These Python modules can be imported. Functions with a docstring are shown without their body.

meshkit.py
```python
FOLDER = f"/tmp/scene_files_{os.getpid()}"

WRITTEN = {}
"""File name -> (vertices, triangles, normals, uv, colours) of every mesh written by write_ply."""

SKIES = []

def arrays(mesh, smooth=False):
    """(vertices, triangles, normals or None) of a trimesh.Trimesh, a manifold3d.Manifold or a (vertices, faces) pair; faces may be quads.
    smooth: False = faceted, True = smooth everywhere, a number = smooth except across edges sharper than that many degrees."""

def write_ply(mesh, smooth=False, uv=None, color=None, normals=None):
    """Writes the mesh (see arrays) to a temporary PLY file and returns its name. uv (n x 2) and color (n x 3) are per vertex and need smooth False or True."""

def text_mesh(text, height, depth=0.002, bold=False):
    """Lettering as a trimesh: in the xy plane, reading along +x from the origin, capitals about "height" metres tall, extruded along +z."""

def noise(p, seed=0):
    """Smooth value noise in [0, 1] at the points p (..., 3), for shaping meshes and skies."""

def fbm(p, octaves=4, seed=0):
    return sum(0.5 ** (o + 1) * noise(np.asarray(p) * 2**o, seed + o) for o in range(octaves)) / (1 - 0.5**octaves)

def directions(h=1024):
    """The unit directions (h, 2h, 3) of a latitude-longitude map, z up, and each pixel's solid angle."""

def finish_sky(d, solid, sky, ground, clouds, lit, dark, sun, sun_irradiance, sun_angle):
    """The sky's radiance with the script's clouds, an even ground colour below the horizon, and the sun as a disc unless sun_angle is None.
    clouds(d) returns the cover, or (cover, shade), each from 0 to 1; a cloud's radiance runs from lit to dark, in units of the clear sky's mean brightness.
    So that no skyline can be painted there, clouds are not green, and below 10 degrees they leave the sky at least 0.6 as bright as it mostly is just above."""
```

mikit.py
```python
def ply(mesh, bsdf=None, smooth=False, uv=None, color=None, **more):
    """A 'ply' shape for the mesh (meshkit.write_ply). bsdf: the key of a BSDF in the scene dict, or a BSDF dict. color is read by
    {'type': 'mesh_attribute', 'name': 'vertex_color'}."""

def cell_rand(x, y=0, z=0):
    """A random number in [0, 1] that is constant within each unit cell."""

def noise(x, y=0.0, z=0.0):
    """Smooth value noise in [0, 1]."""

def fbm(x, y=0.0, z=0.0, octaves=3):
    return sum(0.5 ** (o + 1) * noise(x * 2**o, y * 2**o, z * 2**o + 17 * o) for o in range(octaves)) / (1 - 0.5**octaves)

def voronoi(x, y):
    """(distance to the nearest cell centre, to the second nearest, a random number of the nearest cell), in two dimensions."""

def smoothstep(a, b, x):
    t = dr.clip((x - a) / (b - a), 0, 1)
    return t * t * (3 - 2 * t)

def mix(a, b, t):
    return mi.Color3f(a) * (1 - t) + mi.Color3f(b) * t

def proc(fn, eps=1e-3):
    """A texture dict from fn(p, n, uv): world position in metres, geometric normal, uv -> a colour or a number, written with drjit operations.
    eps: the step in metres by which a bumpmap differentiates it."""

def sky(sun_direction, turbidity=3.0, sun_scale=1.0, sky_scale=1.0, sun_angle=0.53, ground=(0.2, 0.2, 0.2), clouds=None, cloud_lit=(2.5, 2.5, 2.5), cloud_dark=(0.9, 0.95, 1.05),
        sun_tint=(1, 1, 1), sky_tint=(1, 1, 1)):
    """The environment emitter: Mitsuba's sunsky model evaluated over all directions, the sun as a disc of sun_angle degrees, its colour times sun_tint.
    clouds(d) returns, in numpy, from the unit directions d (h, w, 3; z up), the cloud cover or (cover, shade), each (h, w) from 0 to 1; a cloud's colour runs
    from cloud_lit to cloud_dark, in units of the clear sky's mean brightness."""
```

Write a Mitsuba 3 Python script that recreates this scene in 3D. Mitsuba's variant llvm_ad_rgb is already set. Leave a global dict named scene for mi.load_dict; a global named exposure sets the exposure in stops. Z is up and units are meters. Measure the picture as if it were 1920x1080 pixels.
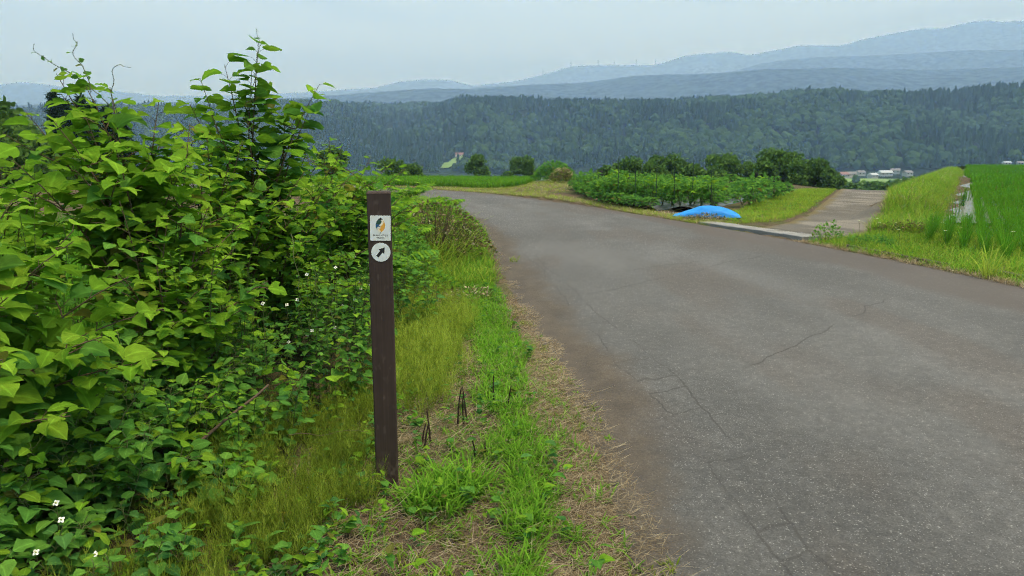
import math
import numpy as np
import drjit as dr
import mitsuba as mi
import trimesh
import manifold3d
import shapely
from shapely.geometry import Polygon, LineString, Point
import mikit
import meshkit
from mikit import noise, fbm, voronoi, cell_rand, smoothstep, mix

T = mi.ScalarTransform4f
rng = np.random.default_rng(7)
scene, labels = {}, {}

# ---------------------------------------------------------------- camera, sky, exposure
EYE, PITCH = 1.5, math.radians(9.9)
HAZE = 1.7e-4
scene['haze_medium'] = {'type': 'homogeneous', 'albedo': {'type': 'rgb', 'value': [0.72, 0.855, 0.99]},
                        'sigma_t': {'type': 'rgb', 'value': [HAZE * 0.78, HAZE * 1.0, HAZE * 1.46]}, 'phase': {'type': 'isotropic'}}
scene['camera'] = {'type': 'perspective', 'fov': 2 * math.degrees(math.atan(960 / 1387)), 'fov_axis': 'x', 'near_clip': 0.05, 'far_clip': 60000.0,
                   'to_world': T().look_at(origin=[0, 0, EYE], target=[0, math.cos(PITCH), EYE - math.sin(PITCH)], up=[0, 0, 1]),
                   'medium': {'type': 'ref', 'id': 'haze_medium'}}


def overcast(d):
    """An even veil of cloud with faint darker streaks."""
    az = np.arctan2(d[..., 0], d[..., 1])
    el = np.arcsin(np.clip(d[..., 2], -1, 1))
    q = np.stack([az * 4.0, el * 34.0, 0 * az + 3.0], -1)
    n = meshkit.fbm(q, 4, 5)
    w = meshkit.fbm(np.stack([d[..., 0] * 3, d[..., 1] * 3, d[..., 2] * 5], -1), 4, 11)
    return np.ones_like(az), np.clip(0.30 + 3.2 * (n - 0.5) + 1.0 * (w - 0.5), 0, 1)


exposure = 3.28
scene['sky'] = mikit.sky([0.30, -0.16, 0.94], turbidity=3, sun_scale=0.3, sun_angle=36, clouds=overcast,
                         cloud_lit=(1.00, 1.30, 1.50), cloud_dark=(0.68, 0.92, 1.12), sun_tint=(1.0, 0.98, 0.94), ground=(0.08, 0.1, 0.06))


# ---------------------------------------------------------------- helpers
def ref(k):
    return {'type': 'ref', 'id': k}


counters = {}


def fresh(name):
    """The key under which the next thing or part of this name stands: name, name_001, name_002, ..."""
    n = counters.get(name, 0)
    counters[name] = n + 1
    return name if n == 0 else f'{name}_{n:03d}'


def tag(key, label=None, cat=None, group=None, kind=None):
    labels[key] = {k: v for k, v in (('label', label), ('category', cat), ('group', group), ('kind', kind)) if v}


def thing(name, label, cat, group=None):
    key = fresh(name)
    tag(key, label, cat, group)
    return key


def put(name, mesh, mat, parent=None, smooth=False, uv=None, to_world=None, **more):
    """One entry of the scene: a mesh of its own, top-level or a part of its parent."""
    key = fresh(name if parent is None else f'{parent}__{name}')
    scene[key] = mikit.ply(mesh, mat, smooth=smooth, uv=uv, **({'to_world': to_world} if to_world is not None else {}), **more)
    return key


class Batch:
    """Collects arrays of vertices, triangles and uv into one mesh."""

    def __init__(self):
        self.v, self.f, self.u, self.n = [], [], [], 0

    def add(self, v, f, uv=None):
        v = np.asarray(v, float).reshape(-1, 3)
        self.v.append(v)
        self.f.append(np.asarray(f, int).reshape(-1, 3) + self.n)
        self.u.append(np.zeros((len(v), 2)) if uv is None else np.asarray(uv, float).reshape(-1, 2))
        self.n += len(v)
        return self

    def put(self, name, mat, parent=None, smooth=True, uv=True):
        if not self.n:
            return None
        v, f, u = np.vstack(self.v), np.vstack(self.f), np.vstack(self.u)
        return put(name, (v, f), mat, parent, smooth, u if uv else None)


def grid_faces(n, m):
    i, j = np.meshgrid(np.arange(n - 1), np.arange(m - 1), indexing='ij')
    a = (i * m + j).ravel()
    return np.vstack([np.stack([a, a + m, a + m + 1], 1), np.stack([a, a + m + 1, a + 1], 1)])


def tube(points, radii, sides=6, cap=True):
    p = np.asarray(points, float)
    r = np.broadcast_to(np.asarray(radii, float), (len(p),))
    t = np.gradient(p, axis=0)
    t /= np.linalg.norm(t, axis=1, keepdims=True) + 1e-12
    a = np.cross(t, [0.13, 0.97, 0.2])
    bad = np.linalg.norm(a, axis=1) < 0.2
    a[bad] = np.cross(t[bad], [1.0, 0, 0])
    a /= np.linalg.norm(a, axis=1, keepdims=True)
    b = np.cross(t, a)
    g = np.arange(sides) * 2 * np.pi / sides
    v = (p[:, None] + r[:, None, None] * (np.cos(g)[None, :, None] * a[:, None] + np.sin(g)[None, :, None] * b[:, None])).reshape(-1, 3)
    n = len(p)
    i, j = np.meshgrid(np.arange(n - 1), np.arange(sides), indexing='ij')
    q0, q1 = i * sides + j, i * sides + (j + 1) % sides
    f = np.vstack([np.stack([q0, q1, q1 + sides], -1).reshape(-1, 3), np.stack([q0, q1 + sides, q0 + sides], -1).reshape(-1, 3)])
    if cap:
        v = np.vstack([v, p[:1], p[-1:]])
        k = np.arange(sides)
        f = np.vstack([f, np.stack([0 * k + n * sides, (k + 1) % sides, k], 1), np.stack([0 * k + n * sides + 1, (n - 1) * sides + k, (n - 1) * sides + (k + 1) % sides], 1)])
    return v, f


def curve(p0, p1, bow, n=8):
    """A bowed path from p0 to p1."""
    t = np.linspace(0, 1, n)[:, None]
    p0, p1, bow = (np.asarray(x, float) for x in (p0, p1, bow))
    return p0 * (1 - t) + p1 * t + bow * (4 * t * (1 - t))


def box_mesh(size, center=(0, 0, 0), bevel=0.0):
    sx, sy, sz = (s / 2 for s in size)
    if bevel <= 0:
        m = trimesh.creation.box(size)
        m.apply_translation(center)
        return m
    pts = [(x * (sx - bevel * (a != 0)), y * (sy - bevel * (a != 1)), z * (sz - bevel * (a != 2))) for x in (-1, 1) for y in (-1, 1) for z in (-1, 1) for a in range(3)]
    m = trimesh.convex.convex_hull(np.array(pts))
    m.apply_translation(center)
    return m


def poly_prism(poly, h):
    return trimesh.util.concatenate([trimesh.creation.extrude_polygon(g, h, engine='earcut') for g in getattr(poly, 'geoms', [poly])])


def rot_z(a):
    c, s = math.cos(a), math.sin(a)
    return np.array([[c, -s, 0], [s, c, 0], [0, 0, 1.0]])


def smooth01(x):
    x = np.clip(x, 0, 1)
    return x * x * (3 - 2 * x)


def n2(x, y, s, seed=0, o=3):
    """Noise in [-1, 1] over the plane, at a scale of s metres."""
    return 2 * meshkit.fbm(np.stack([np.asarray(x) / s, np.asarray(y) / s, 0 * np.asarray(x) + 0.37], -1), o, seed) - 1


# ---------------------------------------------------------------- materials
def ids(uv):
    """Random numbers of one leaf or blade (its number is kept in whole steps of two of u), its age class and the place on it."""
    k = dr.floor(uv.x * 0.5)
    c = dr.floor(uv.y * 0.5)
    return cell_rand(k, 1), cell_rand(k, 2), cell_rand(k, 3), c, uv.x - 2 * k, uv.y - 2 * c


def leaf_colour(p, n, uv):
    r1, r2, r3, c, s, t = ids(uv)
    young = mix((0.135, 0.300, 0.022), (0.235, 0.410, 0.036), r1)
    mature = mix((0.080, 0.225, 0.038), (0.150, 0.325, 0.050), r1)
    dark = mix((0.054, 0.170, 0.044), (0.100, 0.245, 0.060), r1)
    col = dr.select(c < 0.5, dark, dr.select(c < 1.5, mature, young))
    col = mix(col, mi.Color3f(0.16, 0.115, 0.03), dr.select(r2 > 0.975, 0.7, 0.0))
    # veins: midrib and side veins, a little paler, and blotches
    mid = 1 - smoothstep(0.0, 0.09, dr.abs(s - 0.5))
    side = dr.abs(dr.abs(s - 0.5) * 1.5 + 0.1 - t) * 7.0
    side = 1 - smoothstep(0.03, 0.16, dr.abs(side - dr.round(side)))
    col = col * (0.86 + 0.3 * noise(p.x * 60, p.y * 60, p.z * 60)) * (0.8 + 0.4 * r3)
    return mix(col, col * 1.5 + mi.Color3f(0.012, 0.016, 0.004), dr.maximum(0.75 * mid, 0.28 * side))


def grass_colour(p, n, uv):
    r1, r2, r3, c, s, t = ids(uv)
    lush = mix((0.120, 0.310, 0.024), (0.230, 0.450, 0.045), r1)
    rice = mix((0.075, 0.250, 0.016), (0.140, 0.340, 0.028), r1)
    lime = mix((0.270, 0.400, 0.036), (0.440, 0.540, 0.090), r1)
    olive = mix((0.140, 0.225, 0.020), (0.270, 0.350, 0.044), r1)
    straw = mix((0.42, 0.335, 0.205), (0.78, 0.67, 0.46), r1)
    straw = mix(straw, mi.Color3f(0.17, 0.115, 0.068), dr.select(r2 > 0.62, 0.8, 0.0))
    dusky = mix((0.085, 0.140, 0.035), (0.200, 0.150, 0.070), r1)
    col = dr.select(c < 0.5, lush, dr.select(c < 1.5, rice, dr.select(c < 2.5, lime, dr.select(c < 3.5, olive, dr.select(c < 4.5, straw, dusky)))))
    col = mix(col, mi.Color3f(0.28, 0.23, 0.09), dr.select((r2 > 0.95) & (c < 3.5), 0.7 * t, 0.0))
    patch = fbm(p.x * 0.55, p.y * 0.55, 3.0)
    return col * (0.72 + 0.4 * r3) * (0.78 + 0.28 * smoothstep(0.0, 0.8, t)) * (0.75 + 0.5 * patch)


def thin(fn, trans=0.8, rough=0.5, spec=1.4):
    return {'type': 'principledthin', 'base_color': mikit.proc(fn), 'roughness': rough, 'diff_trans': trans, 'eta': spec, 'spec_trans': 0.0}


scene['leaf'] = thin(leaf_colour, 0.85, 0.42, 1.45)
scene['grass_blade'] = thin(grass_colour, 0.8, 0.55, 1.35)


def flat(col, rough=0.8, spec=0.4, **kw):
    return {'type': 'twosided', 'bsdf': {'type': 'principled', 'base_color': {'type': 'rgb', 'value': list(col)}, 'roughness': rough, 'specular': spec, **kw}}


def procm(fn, rough=0.85, spec=0.35, bump=None, scale=1.0, eps=2e-3):
    b = {'type': 'principled', 'base_color': mikit.proc(fn), 'roughness': rough, 'specular': spec}
    if bump is not None:
        b = {'type': 'bumpmap', 'arbitrary': mikit.proc(bump, eps), 'scale': scale, 'nested': b}
    return {'type': 'twosided', 'bsdf': b}


def asphalt_colour(p, n, uv):
    u, v = uv.x, uv.y                    # metres from the left edge, metres along the road
    big = fbm(p.x * 0.55, p.y * 0.35, 1.0)
    med = fbm(p.x * 2.3, p.y * 1.5, 5.0)
    col = mix((0.072, 0.0705, 0.0665), (0.110, 0.108, 0.103), smoothstep(0.2, 0.8, 0.45 * big + 0.55 * med))
    # worn wheel tracks and faint brownish patches
    wheel = dr.exp(-dr.square((u - 3.4) / 0.55)) + dr.exp(-dr.square((u - 1.9) / 0.35)) * 0.6
    col = mix(col, mi.Color3f(0.156, 0.154, 0.151), 0.30 * wheel * smoothstep(0.3, 0.7, fbm(u * 0.7, v * 0.13, 9.0)))
    col = mix(col, mi.Color3f(0.080, 0.066, 0.054), 0.55 * smoothstep(0.48, 0.66, fbm(u * 1.1 + 4, v * 0.38, 14.0)))
    # the stones of the mix
    d1, d2, r = voronoi(p.x * 95, p.y * 95)
    e1, e2, q = voronoi(p.x * 38, p.y * 38)
    stone = (1 - smoothstep(0.12, 0.34, d1)) * dr.select(r > 0.70, 1.0, 0.0)
    bright = dr.select(r > 0.93, 2.6, dr.select(r > 0.8, 1.1, 0.4))
    col = col * (0.70 + 0.42 * cell_rand(dr.floor(p.x * 160), dr.floor(p.y * 160))) * (0.86 + 0.28 * q) * (0.88 + 0.24 * noise(p.x * 17, p.y * 17, 3.0))
    col = col + mi.Color3f(0.072, 0.070, 0.065) * stone * bright
    col = col + mi.Color3f(0.12, 0.118, 0.112) * (1 - smoothstep(0.10, 0.22, e1)) * dr.select(q > 0.93, 1.0, 0.0)
    # pale silt on both edges, its outline ragged
    edge = 0.20 + 0.28 * smoothstep(33.2, 36.0, v) + 0.40 * (fbm(v * 0.8, u * 0.5, 21.0) - 0.45) + 0.30 * (fbm(v * 5.0, u * 6, 2.0) - 0.5)
    silt = 1 - smoothstep(edge - 0.22, edge + 0.22, u)
    width = 5.55
    silt2 = smoothstep(width - 0.55, width - 0.1, u + 0.5 * (fbm(v * 0.7, 3.0, 2.0) - 0.5))
    dirt = mix((0.042, 0.031, 0.020), (0.098, 0.075, 0.048), fbm(p.x * 9, p.y * 7, 1.0)) * (0.7 + 0.6 * cell_rand(dr.floor(p.x * 120), dr.floor(p.y * 120)))
    col = mix(col, dirt, 0.85 * silt)
    col = mix(col, mi.Color3f(0.078, 0.063, 0.052), 0.7 * silt2)
    # cracks: the ladder along the left wheel path, a few across
    x1 = u - 0.58 - 0.12 * (fbm(v * 0.6, 1.0, 3.0) - 0.5) * 2 - 0.025 * noise(v * 7, 2.0) - 0.012 * noise(v * 23, 4.0)
    x2 = u - 0.80 - 0.15 * (fbm(v * 0.5, 7.0, 3.0) - 0.5) * 2 - 0.025 * noise(v * 6, 5.0) - 0.012 * noise(v * 21, 9.0)
    on = smoothstep(0.34, 0.46, fbm(v * 0.5, 40.0, 1.0)) * smoothstep(32.2, 33.2, v) * (1 - smoothstep(42.0, 44.0, v))
    k1 = 0.8 * (1 - smoothstep(0.003, 0.011, dr.abs(x1))) * on * smoothstep(0.25, 0.4, noise(v * 2.3, 3.0))
    k2 = 0.8 * (1 - smoothstep(0.003, 0.012, dr.abs(x2))) * on * smoothstep(0.2, 0.35, noise(v * 1.9, 6.0))
    rung = v * 4.4 + 0.9 * noise(v * 3, 8.0) + 0.5 * u + 0.25 * noise(u * 14, v * 3)
    rung = 0.75 * (1 - smoothstep(0.02, 0.06, dr.abs(rung - dr.round(rung)))) * dr.select((x1 > 0) & (x2 < 0), 1.0, 0.0) * on * dr.select(cell_rand(dr.round(rung), 4) > 0.5, 1.0, 0.0)
    crack = dr.maximum(dr.maximum(k1, k2), rung)
    for (v0, slope, a, b, w, seed) in ((35.35, 0.42, 1.4, 4.6, 0.007, 1.0), (38.9, 0.34, 0.9, 5.0, 0.010, 2.0), (40.6, -0.02, 1.2, 3.6, 0.009, 3.0), (46.0, 0.10, 0.8, 4.4, 0.014, 4.0), (32.85, -0.10, 0.2, 3.4, 0.006, 5.0), (43.4, 0.2, 2.8, 5.3, 0.010, 6.0)):
        d = v - v0 - slope * u - 0.30 * (fbm(u * 1.3, seed * 9, 1.0) - 0.5) - 0.07 * (noise(u * 9, seed) - 0.5)
        crack = dr.maximum(crack, (1 - smoothstep(w * 0.5, w * 2.4, dr.abs(d))) * smoothstep(a, a + 0.3, u) * (1 - smoothstep(b - 0.4, b, u)) * smoothstep(0.12, 0.35, noise(u * 2.5, seed * 5)))
    # hairline crazing in patches of the worn wheel path
    c1, c2, _ = voronoi(u * 5.5 + 0.4 * noise(u * 8, v * 8), v * 5.5)
    craze = (1 - smoothstep(0.015, 0.05, c2 - c1)) * smoothstep(0.66, 0.74, fbm(u * 0.6 + 3, v * 0.35, 4.0))
    crack = dr.maximum(crack, 0.35 * craze)
    # moss and straw caught in the joint nearest the viewer
    dj = v - 32.85 + 0.10 * u - 0.30 * (fbm(u * 1.3, 45.0, 1.0) - 0.5)
    col = mix(col, mi.Color3f(0.22, 0.20, 0.11), 0.7 * (1 - smoothstep(0.01, 0.05, dr.abs(dj))) * smoothstep(0.5, 0.65, noise(u * 6, v * 20)) * (1 - smoothstep(2.6, 3.4, u)))
    return mix(col, mi.Color3f(0.030, 0.027, 0.024), 0.9 * crack)


scene['asphalt'] = procm(asphalt_colour, 0.72, 0.45, lambda p, n, uv: voronoi(p.x * 95, p.y * 95)[0], 0.003, 1.5e-3)


def soil_colour(p, n, uv):
    near = 1 - smoothstep(60.0, 160.0, dr.sqrt(dr.square(p.x) + dr.square(p.y)))
    a = fbm(p.x * 9, p.y * 9, 1.0)
    b = fbm(p.x * 1.1, p.y * 1.1, 6.0)
    col = mix((0.036, 0.026, 0.018), (0.125, 0.094, 0.060), a)
    col = mix(col, mi.Color3f(0.058, 0.076, 0.020), 0.6 * smoothstep(0.45, 0.7, b))
    fine = cell_rand(dr.floor(p.x * 140), dr.floor(p.y * 140))
    col = col * (0.6 + 0.8 * fine)
    far = mix((0.030, 0.062, 0.016), (0.075, 0.128, 0.030), fbm(p.x * 0.012, p.y * 0.012, 2.0))
    return mix(far, col, near)


scene['soil'] = procm(soil_colour, 0.95, 0.15, lambda p, n, uv: fbm(p.x * 40, p.y * 40, 2.0), 0.012, 4e-3)


def concrete_colour(p, n, uv):
    col = mix((0.155, 0.155, 0.15), (0.25, 0.25, 0.243), fbm(p.x * 6, p.y * 6, p.z * 6))
    col = mix(col, mi.Color3f(0.12, 0.105, 0.08), 0.8 * smoothstep(0.55, 0.75, fbm(p.x * 2.2, p.y * 2.2, 4.0)))
    return col * (0.85 + 0.3 * cell_rand(dr.floor(p.x * 120), dr.floor(p.y * 120)))


scene['concrete'] = procm(concrete_colour, 0.9, 0.25)


def track_colour(p, n, uv):
    u, v = uv.x, uv.y
    col = mix((0.072, 0.065, 0.054), (0.122, 0.112, 0.095), fbm(p.x * 1.6, p.y * 1.1, 3.0))
    band = fbm(u * 0.6, v * 1.3, 8.0)
    col = mix(col, mi.Color3f(0.21, 0.19, 0.16), 0.5 * smoothstep(0.5, 0.68, band))
    joint = dr.abs(v / 4.0 - dr.round(v / 4.0)) * 4.0
    col = mix(col, mi.Color3f(0.06, 0.05, 0.035), 0.7 * (1 - smoothstep(0.015, 0.05, joint)))
    edge = dr.minimum(u, 2.6 - u)
    col = mix(mi.Color3f(0.105, 0.085, 0.040), col, smoothstep(0.0, 0.45, edge + 0.4 * (noise(v * 1.7, u) - 0.5)))
    return col * (0.8 + 0.4 * cell_rand(dr.floor(p.x * 70), dr.floor(p.y * 70)))


scene['track'] = procm(track_colour, 0.92, 0.2)


def hill_colour(p, n, uv):
    a = 0.5 + 0.6 * (fbm(p.x * 0.030, p.y * 0.030, p.z * 0.03) - 0.5)
    b = fbm(p.x * 0.0035, p.y * 0.0035, 3.0)
    col = mix((0.009, 0.017, 0.012), (0.022, 0.036, 0.020), smoothstep(0.3, 0.7, a))
    return mix(col, mi.Color3f(0.026, 0.045, 0.022), 0.4 * smoothstep(0.55, 0.75, b))


scene['hillside'] = procm(hill_colour, 1.0, 0.0)


def crown_colour(p, n, uv):
    r1, r2, r3, c, s, t = ids(uv)
    con = mix((0.012, 0.030, 0.014), (0.026, 0.054, 0.022), r1)
    bro = mix((0.020, 0.045, 0.017), (0.042, 0.078, 0.025), r1)
    mid = mix((0.060, 0.130, 0.030), (0.130, 0.235, 0.052), r1)
    col = dr.select(c < 0.5, con, dr.select(c < 1.5, bro, mid))
    return col * (0.78 + 0.44 * r2)


scene['crown'] = {'type': 'twosided', 'bsdf': {'type': 'diffuse', 'reflectance': mikit.proc(crown_colour)}}
scene['tree_leaf'] = thin(crown_colour, 0.6, 0.6, 1.35)
scene['bark'] = flat((0.055, 0.042, 0.030), 0.9, 0.2)
scene['stem_green'] = flat((0.085, 0.105, 0.035), 0.6, 0.4)
scene['stem_brown'] = flat((0.120, 0.082, 0.055), 0.8, 0.3)
scene['dead_stem'] = flat((0.040, 0.026, 0.020), 0.9, 0.2)


def post_colour(p, n, uv):
    g = noise(p.x * 340, p.z * 5.0, p.y * 340)
    b = fbm(p.x * 18, p.z * 9, 2.0)
    col = mix((0.034, 0.020, 0.016), (0.053, 0.033, 0.027), b)
    return col * (0.82 + 0.36 * g) + mi.Color3f(0.030, 0.026, 0.022) * smoothstep(0.62, 0.85, fbm(p.x * 60, p.z * 22, p.y * 60 + 3)) + mi.Color3f(0.09, 0.072, 0.05) * smoothstep(0.45, 0.75, fbm(p.x * 45, p.z * 30, 7.0)) * (1 - smoothstep(0.03, 0.22, p.z))


scene['post_brown'] = procm(post_colour, 0.62, 0.4, lambda p, n, uv: noise(p.x * 400, p.z * 6, p.y * 400), 0.0012, 1e-3)
scene['post_groove'] = flat((0.012, 0.008, 0.007), 0.9, 0.2)
scene['plate_white'] = flat((0.72, 0.76, 0.75), 0.35, 0.5)
scene['ink_black'] = flat((0.012, 0.012, 0.013), 0.5, 0.4)
scene['ink_orange'] = flat((0.72, 0.36, 0.05), 0.45, 0.4)
scene['ink_cream'] = flat((0.80, 0.74, 0.58), 0.45, 0.4)
scene['ink_blue'] = flat((0.012, 0.085, 0.20), 0.45, 0.4)
scene['ink_green'] = flat((0.020, 0.075, 0.055), 0.45, 0.4)


def tarp_colour(p, n, uv):
    g = noise(p.x * 9, p.y * 9, p.z * 9)
    return mix((0.006, 0.200, 0.62), (0.022, 0.280, 0.74), g)


scene['tarp_blue'] = procm(tarp_colour, 0.55, 0.3, lambda p, n, uv: fbm(p.x * 14, p.y * 14, p.z * 14), 0.02, 5e-3)
scene['petal'] = flat((0.80, 0.82, 0.76), 0.6, 0.3)
scene['spike'] = flat((0.42, 0.44, 0.12), 0.8, 0.3)
scene['yellow_leaf'] = {'type': 'principledthin', 'base_color': {'type': 'rgb', 'value': [0.72, 0.52, 0.10]}, 'roughness': 0.5, 'diff_trans': 0.8, 'eta': 1.4}
scene['mulch_film'] = flat((0.060, 0.062, 0.066), 0.3, 0.5)
scene['stake_green'] = flat((0.020, 0.045, 0.026), 0.5, 0.4)
scene['net_black'] = flat((0.014, 0.018, 0.017), 0.8, 0.3)
scene['wall_white'] = flat((0.33, 0.33, 0.33), 0.8, 0.3)
scene['wall_pink'] = flat((0.55, 0.43, 0.39), 0.8, 0.3)
scene['roof_grey'] = flat((0.20, 0.19, 0.19), 0.7, 0.3)
scene['roof_brown'] = flat((0.24, 0.13, 0.11), 0.7, 0.3)
scene['roof_pale'] = flat((0.42, 0.44, 0.46), 0.5, 0.4)
scene['window_dark'] = flat((0.03, 0.035, 0.04), 0.2, 0.6)
scene['meadow_green'] = procm(lambda p, n, uv: mix((0.095, 0.165, 0.040), (0.160, 0.235, 0.065), fbm(p.x * 0.09, p.y * 0.09, 2.0)), 0.95, 0.1)
scene['kerb_mossy'] = flat((0.060, 0.056, 0.040), 0.95, 0.1)
scene['steel'] = flat((0.30, 0.31, 0.32), 0.6, 0.4)
scene['water'] = {'type': 'twosided', 'bsdf': {'type': 'principled', 'base_color': {'type': 'rgb', 'value': [0.16, 0.15, 0.12]}, 'roughness': 0.22, 'specular': 0.9}}

# ---------------------------------------------------------------- the lie of the land
ROAD_L = np.array([(0.50, -30), (0.50, 0), (0.46, 2.5), (0.40, 4.0), (0.26, 5.3), (0.10, 7.1), (-0.20, 10.3), (-0.50, 14.8), (-1.2, 18.9), (-2.9, 24.6), (-5.6, 30.0), (-10.5, 35.3), (-18.0, 39.0), (-30, 42)], float)
ROAD_R = np.array([(6.15, -30), (6.15, 0), (6.10, 4.6), (6.05, 6.8), (5.95, 8.5), (5.72, 10.3), (5.30, 12.6), (4.75, 15.0), (4.10, 17.4), (3.35, 20.0), (2.3, 23.9), (0.75, 28.4), (-1.6, 33.3), (-4.6, 37.6), (-9.5, 42.0), (-17, 45.2), (-30, 47.6)], float)


def resample(pts, n):
    d = np.r_[0, np.cumsum(np.linalg.norm(np.diff(pts, axis=0), axis=1))]
    s = np.linspace(0, d[-1], n)
    k = np.linspace(0, d[-1], 600)
    q = np.stack([np.interp(k, d, pts[:, i]) for i in range(2)], 1)
    for _ in range(24):
        q[1:-1] = 0.25 * q[:-2] + 0.5 * q[1:-1] + 0.25 * q[2:]
    dq = np.r_[0, np.cumsum(np.linalg.norm(np.diff(q, axis=0), axis=1))]
    return np.stack([np.interp(np.linspace(0, dq[-1], n), dq, q[:, i]) for i in range(2)], 1)


NL = 420
rl, rr = resample(ROAD_L, NL), resample(ROAD_R, NL)
ragged = 0.05 * n2(rl[:, 1] * 1.0, rl[:, 0], 0.5, 3) + 0.05 * n2(rl[:, 1], rl[:, 0], 1.8, 4)
rl[:, 0] += ragged
along = np.r_[0, np.cumsum(np.linalg.norm(np.diff((rl + rr) / 2, axis=0), axis=1))]
ROAD = Polygon(np.vstack([rl, rr[::-1]])).buffer(0)
TRACK_L = np.array([(4.35, 16.9), (5.45, 16.1), (6.5, 17.4), (8.4, 20.8), (11.9, 28.0), (16.1, 36.6), (21, 46)], float)
TRACK_R = np.array([(5.40, 13.8), (6.9, 14.3), (8.1, 16.4), (10.2, 20.0), (13.9, 27.2), (18.2, 35.7), (23.2, 45)], float)
tl, tr = resample(TRACK_L, 120), resample(TRACK_R, 120)
TRACK = Polygon(np.vstack([tl, tr[::-1]])).buffer(0)
WATER_A, WATER_B = np.array([9.9, 17.0]), np.array([39.8, 66.0])       # the open water beside the levee
LEVEE_DIR = (WATER_B - WATER_A) / np.linalg.norm(WATER_B - WATER_A)
LEVEE_NRM = np.array([LEVEE_DIR[1], -LEVEE_DIR[0]])                     # towards the paddy


def levee_st(x, y):
    dx, dy = x - WATER_A[0], y - WATER_A[1]
    return dx * LEVEE_DIR[0] + dy * LEVEE_DIR[1], dx * LEVEE_NRM[0] + dy * LEVEE_NRM[1]


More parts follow.
